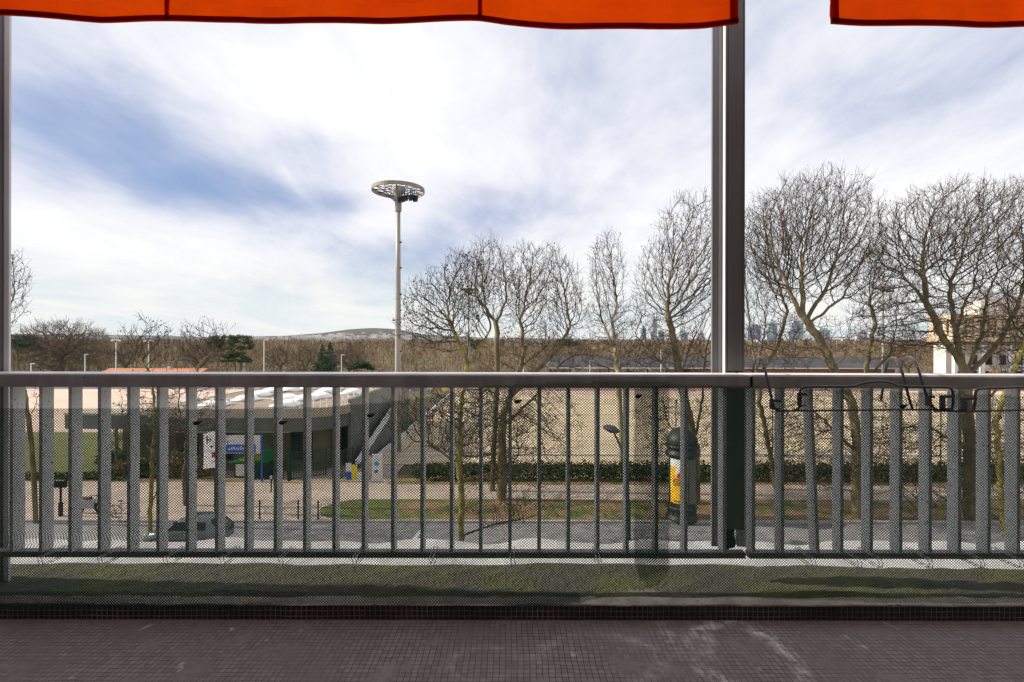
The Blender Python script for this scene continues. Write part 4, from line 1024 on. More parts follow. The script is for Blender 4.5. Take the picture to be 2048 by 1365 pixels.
def E(px, py, rx, ry, D, w=1.0, depth=1.0):  # crown ellipsoid at distance D
    rx *= 1.13; c = W(px, py, D); return (c.x, c.y, c.z, rx/1000*D, rx/1000*D*depth, ry/1000*D, w)
def S(pts, D, ground=False):
    out = []
    for i, q in enumerate(pts):
        d = q[2] if len(q) > 2 else D
        v = W(q[0], q[1], d)
        if i == 0 and ground: v = Vector((v.x, v.y, 0.0))
        out.append(tuple(v))
    return out
G1 = 'bare plane trees along the street'
PT = 'plane_tree'
tree(PT, 'bare plane tree with a yellow mossy stem just right of the near floodlight mast', G1,
     [S([(922, 1090), (922, 1000), (918, 900), (922, 820), (932, 740), (937, 690), (950, 600), (946, 520)], 24), S([(935, 720), (900, 650), (868, 600)], 24), S([(934, 735), (985, 660), (1000, 600)], 24), S([(922, 1072), (970, 1055), (1075, 1035)], 24, False), S([(918, 930), (875, 900), (845, 880)], 24, False), S([(920, 960), (980, 945), (1040, 915)], 24, False)],
     [E(888, 630, 78, 85, 24), E(935, 580, 55, 80, 24), E(840, 660, 45, 50, 24, .7), E(915, 830, 130, 90, 24, .16), E(1010, 1000, 90, 60, 24, .10)], 950, 0.85, 21, barkm='mossbark', balls=.30, trunk_r=0.15)
tree(PT, 'bare plane tree with upright limbs just right of the mossy one', G1,
     [S([(985, 985), (988, 900), (995, 740), (992, 655), (983, 625), (982, 560), (975, 500)], 33), S([(990, 650), (1012, 600), (1020, 560)], 33), S([(988, 640), (950, 590), (930, 540)], 33)],
     [E(978, 560, 52, 85, 33), E(940, 560, 40, 60, 33, .7), E(1010, 610, 35, 60, 33, .7)], 750, 0.95, 22, balls=.28, trunk_r=0.17)
tree(PT, 'large bare plane tree with a thick trunk at the middle of the railing', G1,
     [S([(1003, 1006), (1004, 940), (1003, 880), (1010, 825), (1032, 760), (1042, 735), (1052, 690), (1070, 610), (1075, 540)], 31.2), S([(1048, 700), (1040, 640), (1050, 560)], 31.2), S([(1045, 730), (1100, 690), (1125, 610)], 31.2), S([(1020, 795), (1075, 740), (1115, 700), (1140, 650)], 31.2), S([(1008, 850), (1060, 800), (1130, 720)], 31.2), S([(1005, 905), (940, 915), (890, 905)], 31.2, False)],
     [E(1085, 585, 75, 95, 31.2), E(1060, 560, 45, 75, 31.2, .6), E(1135, 630, 42, 75, 31.2, 1.2), E(1085, 710, 95, 55, 31.2, .55), E(1010, 860, 150, 90, 31.2, .18)], 1250, 0.92, 23, balls=.26, trunk_r=0.31)
tree(PT, 'slender pale barked plane tree standing alone left of the dark post', G1,
     [S([(1243, 945), (1241, 850), (1236, 745), (1230, 690), (1220, 620), (1212, 560), (1213, 490)], 37), S([(1229, 695), (1208, 650), (1200, 625)], 37), S([(1222, 640), (1234, 610), (1240, 585)], 37)],
     [E(1214, 545, 34, 82, 37), E(1222, 640, 46, 60, 37, .6), E(1215, 710, 60, 40, 37, .35)], 640, 0.85, 24, barkm='palebark', balls=.30, trunk_r=0.22, split=0.07, up=.45)
tree(PT, 'bare plane tree with several dark stems immediately left of the dark post', G1,
     [S([(1392, 1000), (1390, 900), (1378, 830), (1360, 760), (1352, 700), (1335, 620), (1318, 560)], 30.5), S([(1388, 880), (1405, 790), (1412, 700), (1420, 600), (1415, 480)], 30.5), S([(1358, 750), (1380, 690), (1378, 600), (1390, 500)], 30.5), S([(1362, 765), (1310, 710), (1270, 670)], 30.5), S([(1390, 920), (1340, 850), (1325, 800)], 30.5)],
     [E(1385, 530, 75, 150, 30.5), E(1440, 520, 50, 140, 30.5, .5), E(1325, 590, 55, 110, 30.5, 1.4), E(1300, 680, 45, 50, 30.5, .9), E(1350, 710, 95, 60, 30.5, .6), E(1360, 850, 90, 80, 30.5, .2)], 1700, 0.92, 25, balls=.22, trunk_r=0.30)
tree(PT, 'bare plane tree with slim stems immediately right of the dark post', G1,
     [S([(1552, 985), (1540, 900), (1518, 800), (1515, 740), (1530, 650), (1543, 560), (1540, 470)], 33.5), S([(1516, 750), (1555, 690), (1575, 620)], 33.5), S([(1515, 745), (1500, 650), (1498, 560)], 33.5)],
     [E(1530, 520, 50, 130, 33.5), E(1505, 560, 40, 130, 33.5, .7), E(1560, 640, 45, 60, 33.5, .6), E(1530, 720, 60, 40, 33.5, .4), E(1545, 870, 70, 110, 33.5, .25)], 950, 0.95, 26, balls=.2, trunk_r=0.16)
tree(PT, 'tall spreading plane tree with a leaning trunk between the post and the paired hooks', G1,
     [S([(1716, 1042), (1714, 960), (1712, 880), (1702, 800), (1672, 745), (1650, 700), (1628, 660), (1606, 630), (1602, 560), (1598, 470), (1600, 400)], 28), S([(1604, 635), (1570, 560), (1545, 480)], 28), S([(1612, 638), (1650, 580), (1662, 500), (1660, 420)], 28), S([(1616, 645), (1680, 600), (1710, 540), (1725, 460)], 28), S([(1645, 695), (1585, 690), (1545, 700)], 28), S([(1700, 800), (1640, 770), (1600, 760)], 28, False), S([(1712, 900), (1640, 830), (1615, 800)], 28, False)],
     [E(1620, 480, 115, 130, 28), E(1650, 420, 75, 78, 28, .7), E(1560, 500, 60, 110, 28, .7), E(1700, 520, 60, 90, 28, .7), E(1590, 690, 95, 55, 28, .5), E(1680, 880, 130, 110, 28, .22)], 2300, 0.9, 27, balls=.12, trunk_r=0.27)
tree(PT, 'smaller forked plane tree with a pair of curved stems, behind the paired rack hooks', G1,
     [S([(1738, 980), (1738, 850), (1732, 745), (1742, 680), (1752, 640), (1775, 590), (1782, 520)], 34.5), S([(1734, 760), (1780, 705), (1795, 640)], 34.5), S([(1752, 645), (1738, 600), (1735, 540)], 34.5)],
     [E(1765, 570, 45, 75, 34.5), E(1730, 560, 40, 70, 34.5, .6), E(1765, 690, 70, 45, 34.5, .45)], 560, 0.9, 28, balls=.15, trunk_r=0.20)
tree(PT, 'massive plane tree with wide candelabra limbs in front of the cream building', G1,
     [S([(1942, 1048), (1940, 960), (1938, 880), (1934, 790), (1930, 740), (1915, 690), (1905, 630), (1900, 560), (1898, 470), (1890, 400)], 27.8), S([(1928, 735), (1880, 660), (1850, 600), (1815, 560), (1790, 500)], 27.8), S([(1850, 605), (1845, 530), (1840, 450)], 27.8), S([(1932, 745), (1960, 680), (1972, 600), (1990, 500), (2000, 420)], 27.8), S([(1936, 750), (2000, 680), (2040, 600), (2060, 500)], 27.8), S([(1910, 660), (1935, 590), (1945, 500), (1940, 420)], 27.8), S([(1936, 830), (2000, 770), (2080, 740)], 27.8, False), S([(1938, 900), (1870, 860), (1815, 850)], 27.8, False), S([(1940, 1000), (1850, 1020), (1760, 1090)], 27.0, False)],
     [E(1900, 480, 130, 115, 27.8), E(1930, 430, 70, 68, 27.8, .7), E(2010, 480, 100, 120, 27.8, .9), E(1820, 500, 75, 100, 27.8, .9), E(1880, 640, 150, 75, 27.8, .6), E(2040, 660, 90, 85, 27.8, .6), E(1900, 900, 150, 120, 27.8, .22)], 3000, 0.9, 29, balls=.12, trunk_r=0.31)
tree(PT, 'bare plane tree with a mossy stem cut off at the right edge of the photo', G1,
     [S([(2012, 1090), (2004, 1000), (1996, 920), (1992, 850), (2010, 780), (2050, 680), (2090, 600)], 25.5), S([(1998, 930), (1960, 880), (1950, 850)], 25.5, False), S([(2008, 1050), (1960, 1000), (1900, 960)], 25.5, False)],
     [E(2080, 600, 60, 110, 25.5), E(2000, 880, 60, 90, 25.5, .3), E(2060, 730, 60, 60, 25.5, .5)], 420, 0.9, 35, barkm='mossbark', balls=.1, trunk_r=0.13)
G2 = 'small bare trees on the left'
tree(PT, 'small bare tree with a mossy stem beside the dark car on the left', G2,
     [S([(300, 1092), (302, 1000), (308, 900), (312, 830), (306, 760), (300, 700), (298, 650)], 24.6), S([(312, 850), (330, 790), (335, 740)], 24.6), S([(304, 750), (270, 710), (258, 690)], 24.6), S([(301, 1030), (250, 1060), (233, 1030)], 24.3, False), S([(306, 1010), (322, 960), (326, 920)], 24.6, False)],
     [E(296, 690, 36, 50, 24.6), E(262, 700, 25, 35, 24.6, .8), E(300, 860, 60, 120, 24.6, .25)], 300, 0.75, 31, barkm='mossbark', balls=.45, trunk_r=0.105, twigs=.8)
tree(PT, 'small bare tree with two crossing stems rising behind the white street board', G2,
     [S([(372, 1018), (368, 950), (376, 880), (386, 810), (396, 740), (404, 690), (405, 655)], 30), S([(376, 880), (360, 820), (358, 760), (365, 700)], 30), S([(398, 730), (430, 700), (445, 670)], 30)],
     [E(405, 690, 40, 45, 30), E(440, 690, 24, 35, 30, .8), E(365, 700, 24, 35, 30, .8), E(385, 850, 60, 110, 30, .2)], 380, 0.85, 32, balls=.4, trunk_r=0.13, twigs=.8)
tree(PT, 'bare plane tree at the far left whose crown hides behind the left post', G2,
     [S([(72, 1046), (70, 980), (64, 900), (56, 830), (40, 760), (5, 690), (-20, 600)], 27.3), S([(58, 840), (80, 790), (90, 770)], 27.3)],
     [E(-40, 580, 66, 120, 27.3), E(60, 800, 36, 40, 27.3, .12)], 420, 0.85, 33, balls=.3, trunk_r=0.12)
tree('spreading_tree', 'broad dome shaped bare tree alone on the skyline at the left', 'bare trees of the park edge',
     [S([(122, 751), (123, 735), (124, 720), (126, 700), (126, 670)], 150), S([(124, 722), (95, 690), (80, 672)], 150), S([(124, 715), (160, 690), (180, 680)], 150), S([(125, 705), (145, 670), (150, 655)], 150)],
     [E(125, 688, 66, 44, 150), E(90, 690, 44, 28, 150, .8), E(165, 700, 40, 30, 150, .8), E(122, 725, 60, 20, 150, .4)], 2200, 2.8, 34, tip=0.045, barkm='browntwig', twigm='browntwig', twigs=1.0, trunk_r=0.75, split=0.2, up=0.1)
for k, (px, top, D, rx, lab) in enumerate(((560, 694, 135, 26, 'rounded bare tree right of the tall slim lamp'), (700, 696, 142, 30, 'rounded bare tree between the green fir and the floodlight mast'),
        (250, 684, 140, 28, 'rounded bare tree behind the twin lamps'), (610, 690, 150, 24, 'bare tree just left of the green fir'), (1160, 694, 175, 24, 'small bare tree behind the left end of the slate roof'),
        (1815, 690, 130, 34, 'broad bare tree between the slate roof and the cream building'), (400, 690, 138, 30, 'bare tree behind the orange roof'))):
    h = (748-top)/2
    tree('spreading_tree', lab, 'bare trees of the park edge', [S([(px, 749), (px, 735), (px+2, top+h)], D), S([(px, 735), (px-rx*.5, top+h*.9)], D), S([(px, 735), (px+rx*.5, top+h)], D)],
         [E(px, top+h*.85, rx, h*.8, D)], 480, 2.6, 50+k, tip=0.05, barkm='browntwig', twigm='browntwig', trunk_r=0.4, split=0.2, up=0.2)

# evergreens
def conifer(kind, label, px, ybase, ytop, D, wpx, m, shape, seed, tiers=11):
    rng = np.random.default_rng(seed); rr = random.Random(seed)
    b = W(px, ybase, D); top = W(px, ytop, D).z; b.z = 0; h = top; w_ = wpx/1000*D/2
    t = thing(kind, label, 'tree', tuple(b), 'evergreen trees in the park')
    MB().tube([(b.x, b.y, 0), (b.x+.1, b.y, h*.5), (b.x, b.y, h*.96)], [h*.028, h*.02, .03], 7).build('trunk', M['bark'], t)
    cs, rs = [], []
    if shape == 'fir':
        for i in range(tiers):
            f = i/(tiers-1); z = h*(.08+.9*f); r = w_*(1-f)**.85+.1; n = max(3, int(9*(1-f))+2)
            for k in range(n):
                a = 2*math.pi*k/n+rr.random(); q = r*rr.uniform(.45, 1.0)
                cs.append((b.x+q*math.cos(a), b.y+q*math.sin(a), z-q*.25+rr.uniform(-.2, .2))); rs.append((r*.34+.15, r*.34+.15, h*.035+.1))
    else:
        for i in range(tiers*3):
            a = rr.uniform(0, 6.28); f = rr.random()**.5; z = h*rr.uniform(.60, .95)
            q = w_*f*(1-((z/h-.6)/.4)**2*.55)
            cs.append((b.x+q*math.cos(a), b.y+q*math.sin(a), z)); rs.append((w_*.26, w_*.26, h*.045))
    mb = MB(); leaf_cloud(mb, cs, rs, 3600, 0.42 if D < 200 else .6, rng)
    mb.build('crown', M[m], t)
for i, a in enumerate((('fir_tree', 'bright green pointed fir above the railing left of the mast', 645, 752, 692, 128, 52, 'conifer', 'fir', 70), ('fir_tree', 'taller dark fir just behind the bright green one', 660, 748, 686, 142, 40, 'cedar', 'fir', 71),
        ('yew_tree', 'low dark green yew clump right of the bright green fir', 722, 752, 724, 126, 46, 'conifer', 'pine', 72), ('yew_tree', 'dark olive bush tree below the umbrella pine', 470, 755, 700, 122, 56, 'pine', 'pine', 73),
        ('pine_tree', 'umbrella pine with a flat dark crown on the left skyline', 480, 748, 668, 155, 58, 'pine', 'pine', 74), ('pine_tree', 'smaller umbrella pine left of the larger one', 436, 748, 671, 160, 40, 'pine', 'pine', 75),
        ('cedar_tree', 'blue green cedar at the far left beside the post', 34, 752, 668, 140, 70, 'cedar', 'pine', 76), ('fir_tree', 'small distant dark fir right of the fir pair', 700, 735, 688, 200, 26, 'cedar', 'fir', 77),
        ('fir_tree', 'distant dark fir nearest the mast', 720, 735, 686, 215, 24, 'cedar', 'fir', 78), ('pine_tree', 'distant dark pine behind the middle plane trees', 1130, 730, 676, 240, 60, 'pine', 'pine', 79), ('pine_tree', 'distant dark pine between the two middle plane trees', 950, 730, 678, 240, 44, 'pine', 'pine', 80))):
    conifer(*a)

# the winter wood beyond, one mass
wd = MB(); rw = random.Random(5)
def far_crown(x, y, h, w_, n, tl):
    wd.tube([(x, y, 0), (x, y, h*.5)], [.22, .12], 4, caps=False)
    for _ in range(n):
        a = rw.uniform(0, 6.283); f = rw.random()**.5; zf = rw.random()
        env = math.sin(math.pi*min(1, .12+zf*.86))**.6
        px_, py_ = x+math.cos(a)*f*w_*env, y+math.sin(a)*f*w_*env; pz = h*(.10+.86*zf)
        d = Vector((math.cos(a)*f*.8+rw.gauss(0, .3), math.sin(a)*f*.8+rw.gauss(0, .3), .9+rw.gauss(0, .3))).normalized()
        s = Vector((-d.y+rw.gauss(0, .4), d.x+rw.gauss(0, .4), rw.gauss(0, .4))).normalized()*tl*.045
        e = Vector((px_, py_, pz))+d*tl*rw.uniform(.5, 1.2)
        k = len(wd.v); wd.v += [(px_-s.x, py_-s.y, pz-s.z), (px_+s.x, py_+s.y, pz+s.z), tuple(e)]; wd.f.append((k, k+1, k+2))
for D, sp, hm, n in ((158, 6.5, 8.6, 300), (172, 7, 9.0, 280), (190, 8, 9.4, 260), (215, 9, 9.8, 240), (250, 10, 10.1, 220), (300, 12, 10.4, 200), (380, 15, 10.6, 170), (500, 19, 11.0, 150), (700, 26, 11.2, 120), (950, 36, 11.6, 100)):
    x = -D*1.12
    while x < D*1.12:
        if not (D < 200 and 0.86 < x/D < 1.1): far_crown(x+rw.uniform(-.3, .3)*sp, D+rw.uniform(-.4, .4)*sp, hm*rw.uniform(.72, 1.08), sp*rw.uniform(.52, .8), n, .0135*D*rw.uniform(.6, .9))
        x += sp*rw.uniform(.7, 1.1)
for _ in range(260):                           # undergrowth at the wood's edge
    D = rw.uniform(138, 156); x = rw.uniform(-1.1, .85)*D
    far_crown(x, D, rw.uniform(1.2, 3.8), rw.uniform(1.0, 2.2), 55, 1.5)
tag(wd.build('wood', M['wood']), 'brown leafless wood filling the middle distance below the skyline', 'wood', None, 'stuff')

# park pavilion with the slate roof, orange roofs, cream building
pv = thing('pavilion', 'long low pavilion with slate grey roof and orange brick behind the plane trees', 'building', (58, 138, 0))
X0, X1 = 9.6, 104
MB().hexa([(X0, 133.5, 2.9), (X1, 133.5, 2.9), (X1, 143, 2.9), (X0, 143, 2.9), (X0+1.5, 138.0, 5.75), (X1-.3, 138.0, 5.75), (X1-.3, 138.6, 5.75), (X0+1.5, 138.6, 5.75)]).build('roof', M['slate'], pv)
MB().box(X0+.2, X1-.2, 133.42, 133.49, 2.7, 2.98).build('gutter', M['white'], pv)
MB().box(48, X1-.6, 135, 142, 0, 2.88).build('wall', M['brick'], pv)
x = X0+.6
while x < 47:
    MB().box(x, x+.35, 134, 134.35, 0, 2.89).build('column', M['darkiron'], pv); x += 5.2
orr = thing('changing_hut', 'long low hut with an orange tiled roof behind the clay court', 'building', (-85, 122, 0))
MB().box(-98, -75, 120, 125, 0, 2.3).build('wall', M['cream'], orr)
MB().prism([(-98.5, 119.4, 2.2), (-98.5, 125.6, 2.2), (-98.5, 122.5, 3.15)], (24, 0, 0)).build('roof', M['brick'], orr)
MB().box(-84.2, -83.6, 121.8, 122.4, 2.9, 3.6).build('chimney', M['white'], orr)
cb = thing('stone_building', 'cream stone building with a colonnaded upper storey at the right edge', 'building', (108, 110, 0))
BX0, BX1, BY_ = 97.0, 140, 110.0
MB().box(BX0, BX1, BY_, BY_+7, 10.1, 11.6).build('floor_band', M['cream'], cb)
MB().box(BX0, BX1, BY_, BY_+7, 14.9, 16.0).build('cornice', M['cream'], cb)
MB().box(BX0+.6, BX1, BY_+1.1, BY_+6.4, 11.6, 14.9).build('upper_wall', M['recess'], cb)
x = BX0
while x < BX1-1:
    MB().box(x, x+1.15, BY_+.15, BY_+1.0, 11.602, 14.898).build('pier', M['cream'], cb); x += 1.62
for y in (BY_+1.7, BY_+3.4, BY_+5.1):
    MB().box(BX0+.05, BX0+.59, y, y+1.2, 11.602, 14.898).build('pier', M['cream'], cb)
MB().box(BX0+8, BX1, BY_+2, BY_+6.5, 16.002, 19.8).build('penthouse', M['palewall'], cb)
MB().box(BX0+1.5, BX1, BY_+3.5, BY_+6.8, 0, 10.098).build('lower_wall', M['palewall'], cb)
MB().box(BX0+.5, BX1, BY_+.6, BY_+3.4, 9.3, 10.098).build('soffit', M['recess'], cb)
x = BX0+3.6
while x < BX1-3:
    for zz in (1.2, 4.8):
        fw = MB().box(x, x+1.6, BY_+3.44, BY_+3.498, zz, zz+2.2).build('window', M['carglass'], cb)
    x += 3.4
for x in (BX0+.9, BX0+7, BX0+13, BX0+19):
    MB().box(x, x+.7, BY_+.6, BY_+1.3, 0, 9.298).build('pillar', M['white'], cb)
bs = thing('russet_shrub', 'orange leaved shrub in front of the cream building', 'shrub', (102, 106, 0))
mb = MB(); leaf_cloud(mb, [(101, 106, 1.6), (103, 106.3, 2.2), (105, 106, 1.8)], [(1.6, 1.4, 1.6), (1.7, 1.4, 2.2), (1.6, 1.3, 1.8)], 1500, .45, nrng)
mb.build('foliage', mat('russet_leaves', (0.40, 0.20, 0.05), (0.22, 0.17, 0.05), 0.8, 6), bs)
MB().tube([(103, 106.2, 0), (103, 106.2, 2.2)], [.09, .04], 6).build('stem', M['twig'], bs)

# hills, distant town, towers
prof = [(-900, 664), (20, 672), (180, 670), (300, 673), (450, 676), (560, 673), (640, 667), (700, 660), (745, 657), (775, 657.5), (815, 662), (850, 669.5), (950, 675), (1050, 677), (1200, 679), (1500, 679), (2048, 677), (2900, 677)]
def hill_z(x, y):
    px = x/y*1000+1024
    hgt = ZC+(682-np.interp(px, [p for p, _ in prof], [q for _, q in prof]))*3.0
    f = min(1, max(0, (y-1500)/1500)); f = f*f*(3-2*f)
    return hgt*f+2.5*math.sin(x*.011+y*.004)*f*math.sin(y*.009)
mb = MB(); nx, ny = 220, 22
gx = [-4300+8600*i/nx for i in range(nx+1)]; gy = [1500+1900*j/ny for j in range(ny+1)]
for j in range(ny+1):
    for i in range(nx+1): mb.v.append((gx[i], gy[j], hill_z(gx[i]*gy[j]/3000, gy[j])-0.5))
for j in range(ny+1):
    for i in range(nx+1):
        x, y, z = mb.v[j*(nx+1)+i]; mb.v[j*(nx+1)+i] = (x*y/3000, y, z)
for j in range(ny):
    for i in range(nx):
        a = j*(nx+1)+i; mb.f.append((a, a+1, a+nx+2, a+nx+1))
o = struct(mb.build('hills', M['hill'], None, True))
tw = MB(); rt = random.Random(3)
for _ in range(850):
    y = rt.uniform(1700, 2350); px = rt.uniform(-60, 2110)
    if rt.random() < .45: px = rt.gauss(640, 170)
    f = (y-1700)/1150
    if 690 < px < 860 and y > 2150 and rt.random() < .8: continue
    x = (px-1024)/1000*y; w_ = rt.uniform(4, 12); h = rt.uniform(4, 8) if rt.random() < .85 else rt.uniform(9, 14); z = hill_z(x, y)
    tw.box(x-w_, x+w_, y-6, y+6, z-3, z+h)
tag(tw.build('town', M['palewall']), 'pale buildings of the town spread along the horizon', 'town', None, 'stuff')
tl = MB(); tl.box(-2320*.272-38, -2320*.272+38, 2935, 2960, 82, 90)
for k, (px, yt, wpx, m, lab) in enumerate(((1286, 652, 9, 'glass_tower', 'slim blue tower far left in the skyline behind the left stems'), (1308, 636, 9, 'grey_tower', 'tallest grey tower of the skyline left of the post'), (1322, 660, 8, 'glass_tower', 'short blue block between two skyline towers'),
        (1368, 662, 12, 'glass_tower', 'deep blue tower low on the skyline just left of the post'), (1400, 662, 14, 'grey_tower', 'grey block on the skyline touching the post'), (1506, 648, 26, 'glass_tower', 'broad lilac tower right beside the post'),
        (1544, 643, 16, 'teal_tower', 'pale teal tower second right of the post'), (1592, 641, 24, 'teal_tower', 'teal stepped tower behind the leaning trunk'), (1645, 655, 24, 'teal_tower', 'pale tower right of the leaning trunk'), (1722, 660, 18, 'grey_tower', 'grey tower seen in the fork of the smaller plane tree'), (1230, 664, 10, 'grey_tower', 'small grey tower behind the slender pale tree'), (1140, 672, 10, 'grey_tower', 'low grey tower behind the middle plane trees'))):
    D = 2300; a = W(px, yt, D); hw = wpx/1000*D/2
    mb = MB(); z0 = hill_z(a.x, D)-3
    mb.box(a.x-hw, a.x+hw, D-12, D+12, z0, a.z-8)
    t = thing('tower_block', lab, 'tower', (a.x, D, z0), 'distant towers on the skyline')
    mb.build('shaft', M[m], t)
    MB().box(a.x-hw*.6, a.x+hw*.6, D-9, D+9, a.z-7.99, a.z).build('roof_block', M['grey_tower'], t)

# ------------------------------------------------------------------ sky, sun, air, camera
SUN_EL, SUN_AZ = R(31), R(-87)               # azimuth from +Y towards +X
sd = Vector((math.sin(SUN_AZ)*math.cos(SUN_EL), math.cos(SUN_AZ)*math.cos(SUN_EL), math.sin(SUN_EL)))
li = bpy.data.lights.new('sun', 'SUN'); li.energy = 5.0; li.angle = R(0.55); li.color = (1.0, 0.90, 0.76)
so = bpy.data.objects.new('sun', li); COL.objects.link(so)
so.rotation_euler = (-sd).to_track_quat('-Z', 'Y').to_euler()
wl = bpy.data.worlds.new('World'); SC.world = wl; wl.use_nodes = True
nt = wl.node_tree; N, L = nt.nodes, nt.links
bg = N['Background']
sky = N.new('ShaderNodeTexSky'); sky.sky_type = 'NISHITA'; sky.sun_disc = False
sky.sun_elevation = SUN_EL; sky.sun_rotation = SUN_AZ; sky.altitude = 60; sky.air_density = 1.0; sky.dust_density = 0.6
tc = N.new('ShaderNodeTexCoord')
sp = N.new('ShaderNodeSeparateXYZ'); L.new(tc.outputs['Generated'], sp.inputs[0])
zz = math_node(N, L, 'ADD', math_node(N, L, 'MAXIMUM', sp.outputs['Z'], 0.0), 0.16)
cmb = N.new('ShaderNodeCombineXYZ')          # cloud deck: the view direction carried up to a flat layer
L.new(math_node(N, L, 'DIVIDE', sp.outputs['X'], zz), cmb.inputs[0]); L.new(math_node(N, L, 'DIVIDE', sp.outputs['Y'], zz), cmb.inputs[1])
def sky_noise(scale, rot, stretch, detail, rough, dist, off=(0, 0, 0)):
    mp = N.new('ShaderNodeMapping'); mp.inputs['Rotation'].default_value = (0, 0, R(rot)); mp.inputs['Scale'].default_value = stretch; mp.inputs['Location'].default_value = off
    L.new(cmb.outputs[0], mp.inputs['Vector'])
    n = N.new('ShaderNodeTexNoise'); n.inputs['Scale'].default_value = scale; n.inputs['Detail'].default_value = detail
    n.inputs['Roughness'].default_value = rough; n.inputs['Distortion'].default_value = dist
    L.new(mp.outputs[0], n.inputs['Vector']); return n.outputs['Fac']
n1 = sky_noise(1.0, 28, (1.0, 0.6, 1), 10, 0.58, 0.35, (3.1, 1.7, 0))
n2 = sky_noise(4.2, -15, (1.0, 0.5, 1), 10, 0.64, 0.25, (0.4, 5.2, 0))
n3 = sky_noise(2.1, 8, (1.0, 0.7, 1), 8, 0.55, 0.3, (7.3, 2.9, 0))
def blob(px, py, ra, rb, tilt, amp):          # an opening in the cloud: direction, two angular radii, tilt
    d = Vector(((px-1024)/1000, 1, (682-py)/1000)).normalized()
    ax = Vector((1, 0, 0)); ax = (ax-d*ax.dot(d)).normalized(); up_ = ax.cross(d)*1.0
    ct, st = math.cos(R(tilt)), math.sin(R(tilt))
    a = ax*ct+up_*st; b = up_*ct-ax*st
    outs = []
    for v, r_ in ((a, ra), (b, rb)):
        dn = N.new('ShaderNodeVectorMath'); dn.operation = 'DOT_PRODUCT'; L.new(tc.outputs['Generated'], dn.inputs[0]); dn.inputs[1].default_value = v
        q = math_node(N, L, 'DIVIDE', dn.outputs['Value'], r_); outs.append(math_node(N, L, 'MULTIPLY', q, q))
    s = math_node(N, L, 'MULTIPLY', math_node(N, L, 'ADD', outs[0], outs[1]), -1.0)
    e = math_node(N, L, 'EXPONENT', s)
    dn = N.new('ShaderNodeVectorMath'); dn.operation = 'DOT_PRODUCT'; L.new(tc.outputs['Generated'], dn.inputs[0]); dn.inputs[1].default_value = d
    front = math_node(N, L, 'GREATER_THAN', dn.outputs['Value'], 0.0)
    return math_node(N, L, 'MULTIPLY', math_node(N, L, 'MULTIPLY', e, front), amp)
tot = None
for b_ in ((270, 325, .27, .085, -12, .36), (470, 385, .15, .035, -8, .42), (110, 265, .15, .07, -8, .26), (635, 290, .085, .04, -4, .42), (700, 410, .06, .022, 0, .34), (150, 140, .26, .10, -25, .30), (1000, 430, .20, .05, 18, .34), (860, 540, .3, .06, 8, .28), (1880, 160, .34, .10, 20, .34), (1250, 170, .16, .20, 30, .17), (560, 480, .22, .03, -10, .22),
           (620, 150, .22, .12, 0, -.60), (1700, 430, .4, .14, 0, -.40), (230, 470, .34, .05, -8, -.50), (800, 330, .10, .08, 0, -.25), (770, 445, .06, .03, 0, -.35)):
    g_ = blob(*b_); tot = g_ if tot is None else math_node(N, L, 'ADD', tot, g_)
amt = math_node(N, L, 'ADD', tot, math_node(N, L, 'MULTIPLY', math_node(N, L, 'SUBTRACT', n1, 0.47), 1.05))
amt = math_node(N, L, 'ADD', amt, math_node(N, L, 'MULTIPLY', math_node(N, L, 'SUBTRACT', n2, 0.5), 0.62))
amt = math_node(N, L, 'ADD', amt, math_node(N, L, 'MULTIPLY', math_node(N, L, 'SUBTRACT', n3, 0.5), 0.65))
mr = N.new('ShaderNodeMapRange'); mr.interpolation_type = 'SMOOTHSTEP'; mr.inputs['From Min'].default_value = -0.08; mr.inputs['From Max'].default_value = 1.12
L.new(amt, mr.inputs['Value'])
# cloud body: white where thick, lavender grey where thin
mc_ = N.new('ShaderNodeMapRange'); mc_.inputs['From Min'].default_value = 0.3; mc_.inputs['From Max'].default_value = 0.7
L.new(n2, mc_.inputs['Value'])
thin = math_node(N, L, 'ADD', math_node(N, L, 'MULTIPLY', mc_.outputs[0], 0.28), math_node(N, L, 'MULTIPLY', math_node(N, L, 'SUBTRACT', amt, -0.28), 0.95), clamp=True)
cloud = mix_col(N, L, thin, (0.95, 0.95, 0.97), (0.64, 0.67, 0.80))
skm = N.new('ShaderNodeVectorMath'); skm.operation = 'SCALE'; skm.inputs['Scale'].default_value = 0.085
L.new(sky.outputs[0], skm.inputs[0])
open_sky = mix_col(N, L, 0.55, skm.outputs[0], (0.20, 0.34, 0.68))
col_ = mix_col(N, L, mr.outputs[0], cloud, open_sky)
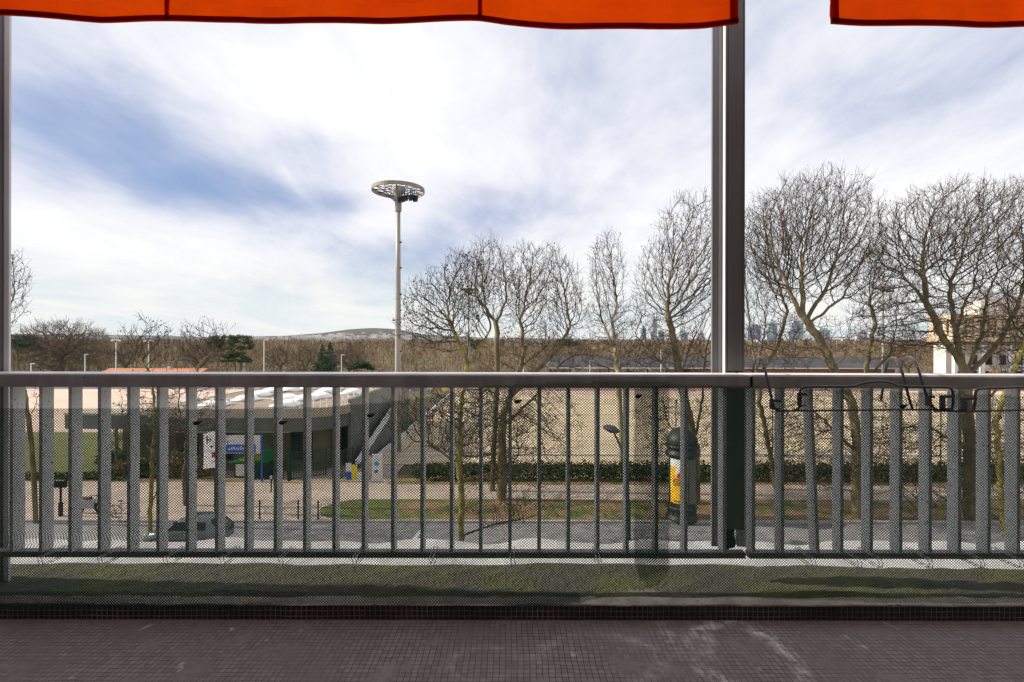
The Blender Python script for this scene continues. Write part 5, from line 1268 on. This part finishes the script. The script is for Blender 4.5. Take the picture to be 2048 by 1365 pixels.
# pale band near the horizon
hz = N.new('ShaderNodeMapRange'); hz.interpolation_type = 'SMOOTHSTEP'; hz.inputs['From Min'].default_value = 0.24; hz.inputs['From Max'].default_value = 0.0; hz.inputs['To Max'].default_value = 0.85
L.new(sp.outputs['Z'], hz.inputs['Value'])
st_ = N.new('ShaderNodeMapRange'); st_.inputs['From Min'].default_value = 0.40; st_.inputs['From Max'].default_value = 0.62
L.new(n1, st_.inputs['Value'])
hcol = mix_col(N, L, st_.outputs[0], (0.91, 0.91, 0.85), (0.70, 0.79, 0.80))
col_ = mix_col(N, L, hz.outputs[0], col_, hcol)
L.new(col_, bg.inputs['Color']); bg.inputs['Strength'].default_value = 0.81

HAZE = True
if HAZE:
    mb = MB().box(-5200, 5200, -60, 3600, -1.2, 150)
    o = mb.build('haze', None) if False else None
    me = bpy.data.meshes.new('haze'); me.from_pydata(mb.v, [], mb.f); me.update()
    hm = bpy.data.materials.new('thin_haze'); hm.use_nodes = True; hn = hm.node_tree
    for n in list(hn.nodes):
        if n.type != 'OUTPUT_MATERIAL': hn.nodes.remove(n)
    pvv = hn.nodes.new('ShaderNodeVolumePrincipled'); pvv.inputs['Density'].default_value = 0.00004; pvv.inputs['Color'].default_value = (0.86, 0.91, 1.0, 1)
    hn.links.new(pvv.outputs[0], [n for n in hn.nodes if n.type == 'OUTPUT_MATERIAL'][0].inputs['Volume'])
    me.materials.append(hm); ho = bpy.data.objects.new('haze', me); COL.objects.link(ho)
    tag(ho, 'thin pale haze over the far town and hills', 'haze', None, 'stuff')

cd = bpy.data.cameras.new('camera'); cd.sensor_width = 36; cd.lens = 36*1000/2048; cd.clip_end = 20000; cd.clip_start = 0.05
co = bpy.data.objects.new('camera', cd); COL.objects.link(co); co.location = (0, 0, ZC)
co.rotation_euler = (Matrix.Rotation(R(90), 4, 'X') @ Matrix.Rotation(R(0.11), 4, 'Z')).to_euler()
SC.camera = co
vs = SC.view_settings
vs.view_transform = 'Standard'; vs.look = 'None'; vs.exposure = 0.42; vs.gamma = 1.0
SC.cycles.use_denoising = True; SC.cycles.denoising_input_passes = 'RGB_ALBEDO_NORMAL'; SC.cycles.denoising_prefilter = 'NONE'; SC.cycles.max_bounces = 8; SC.cycles.transparent_max_bounces = 16; SC.cycles.volume_bounces = 0
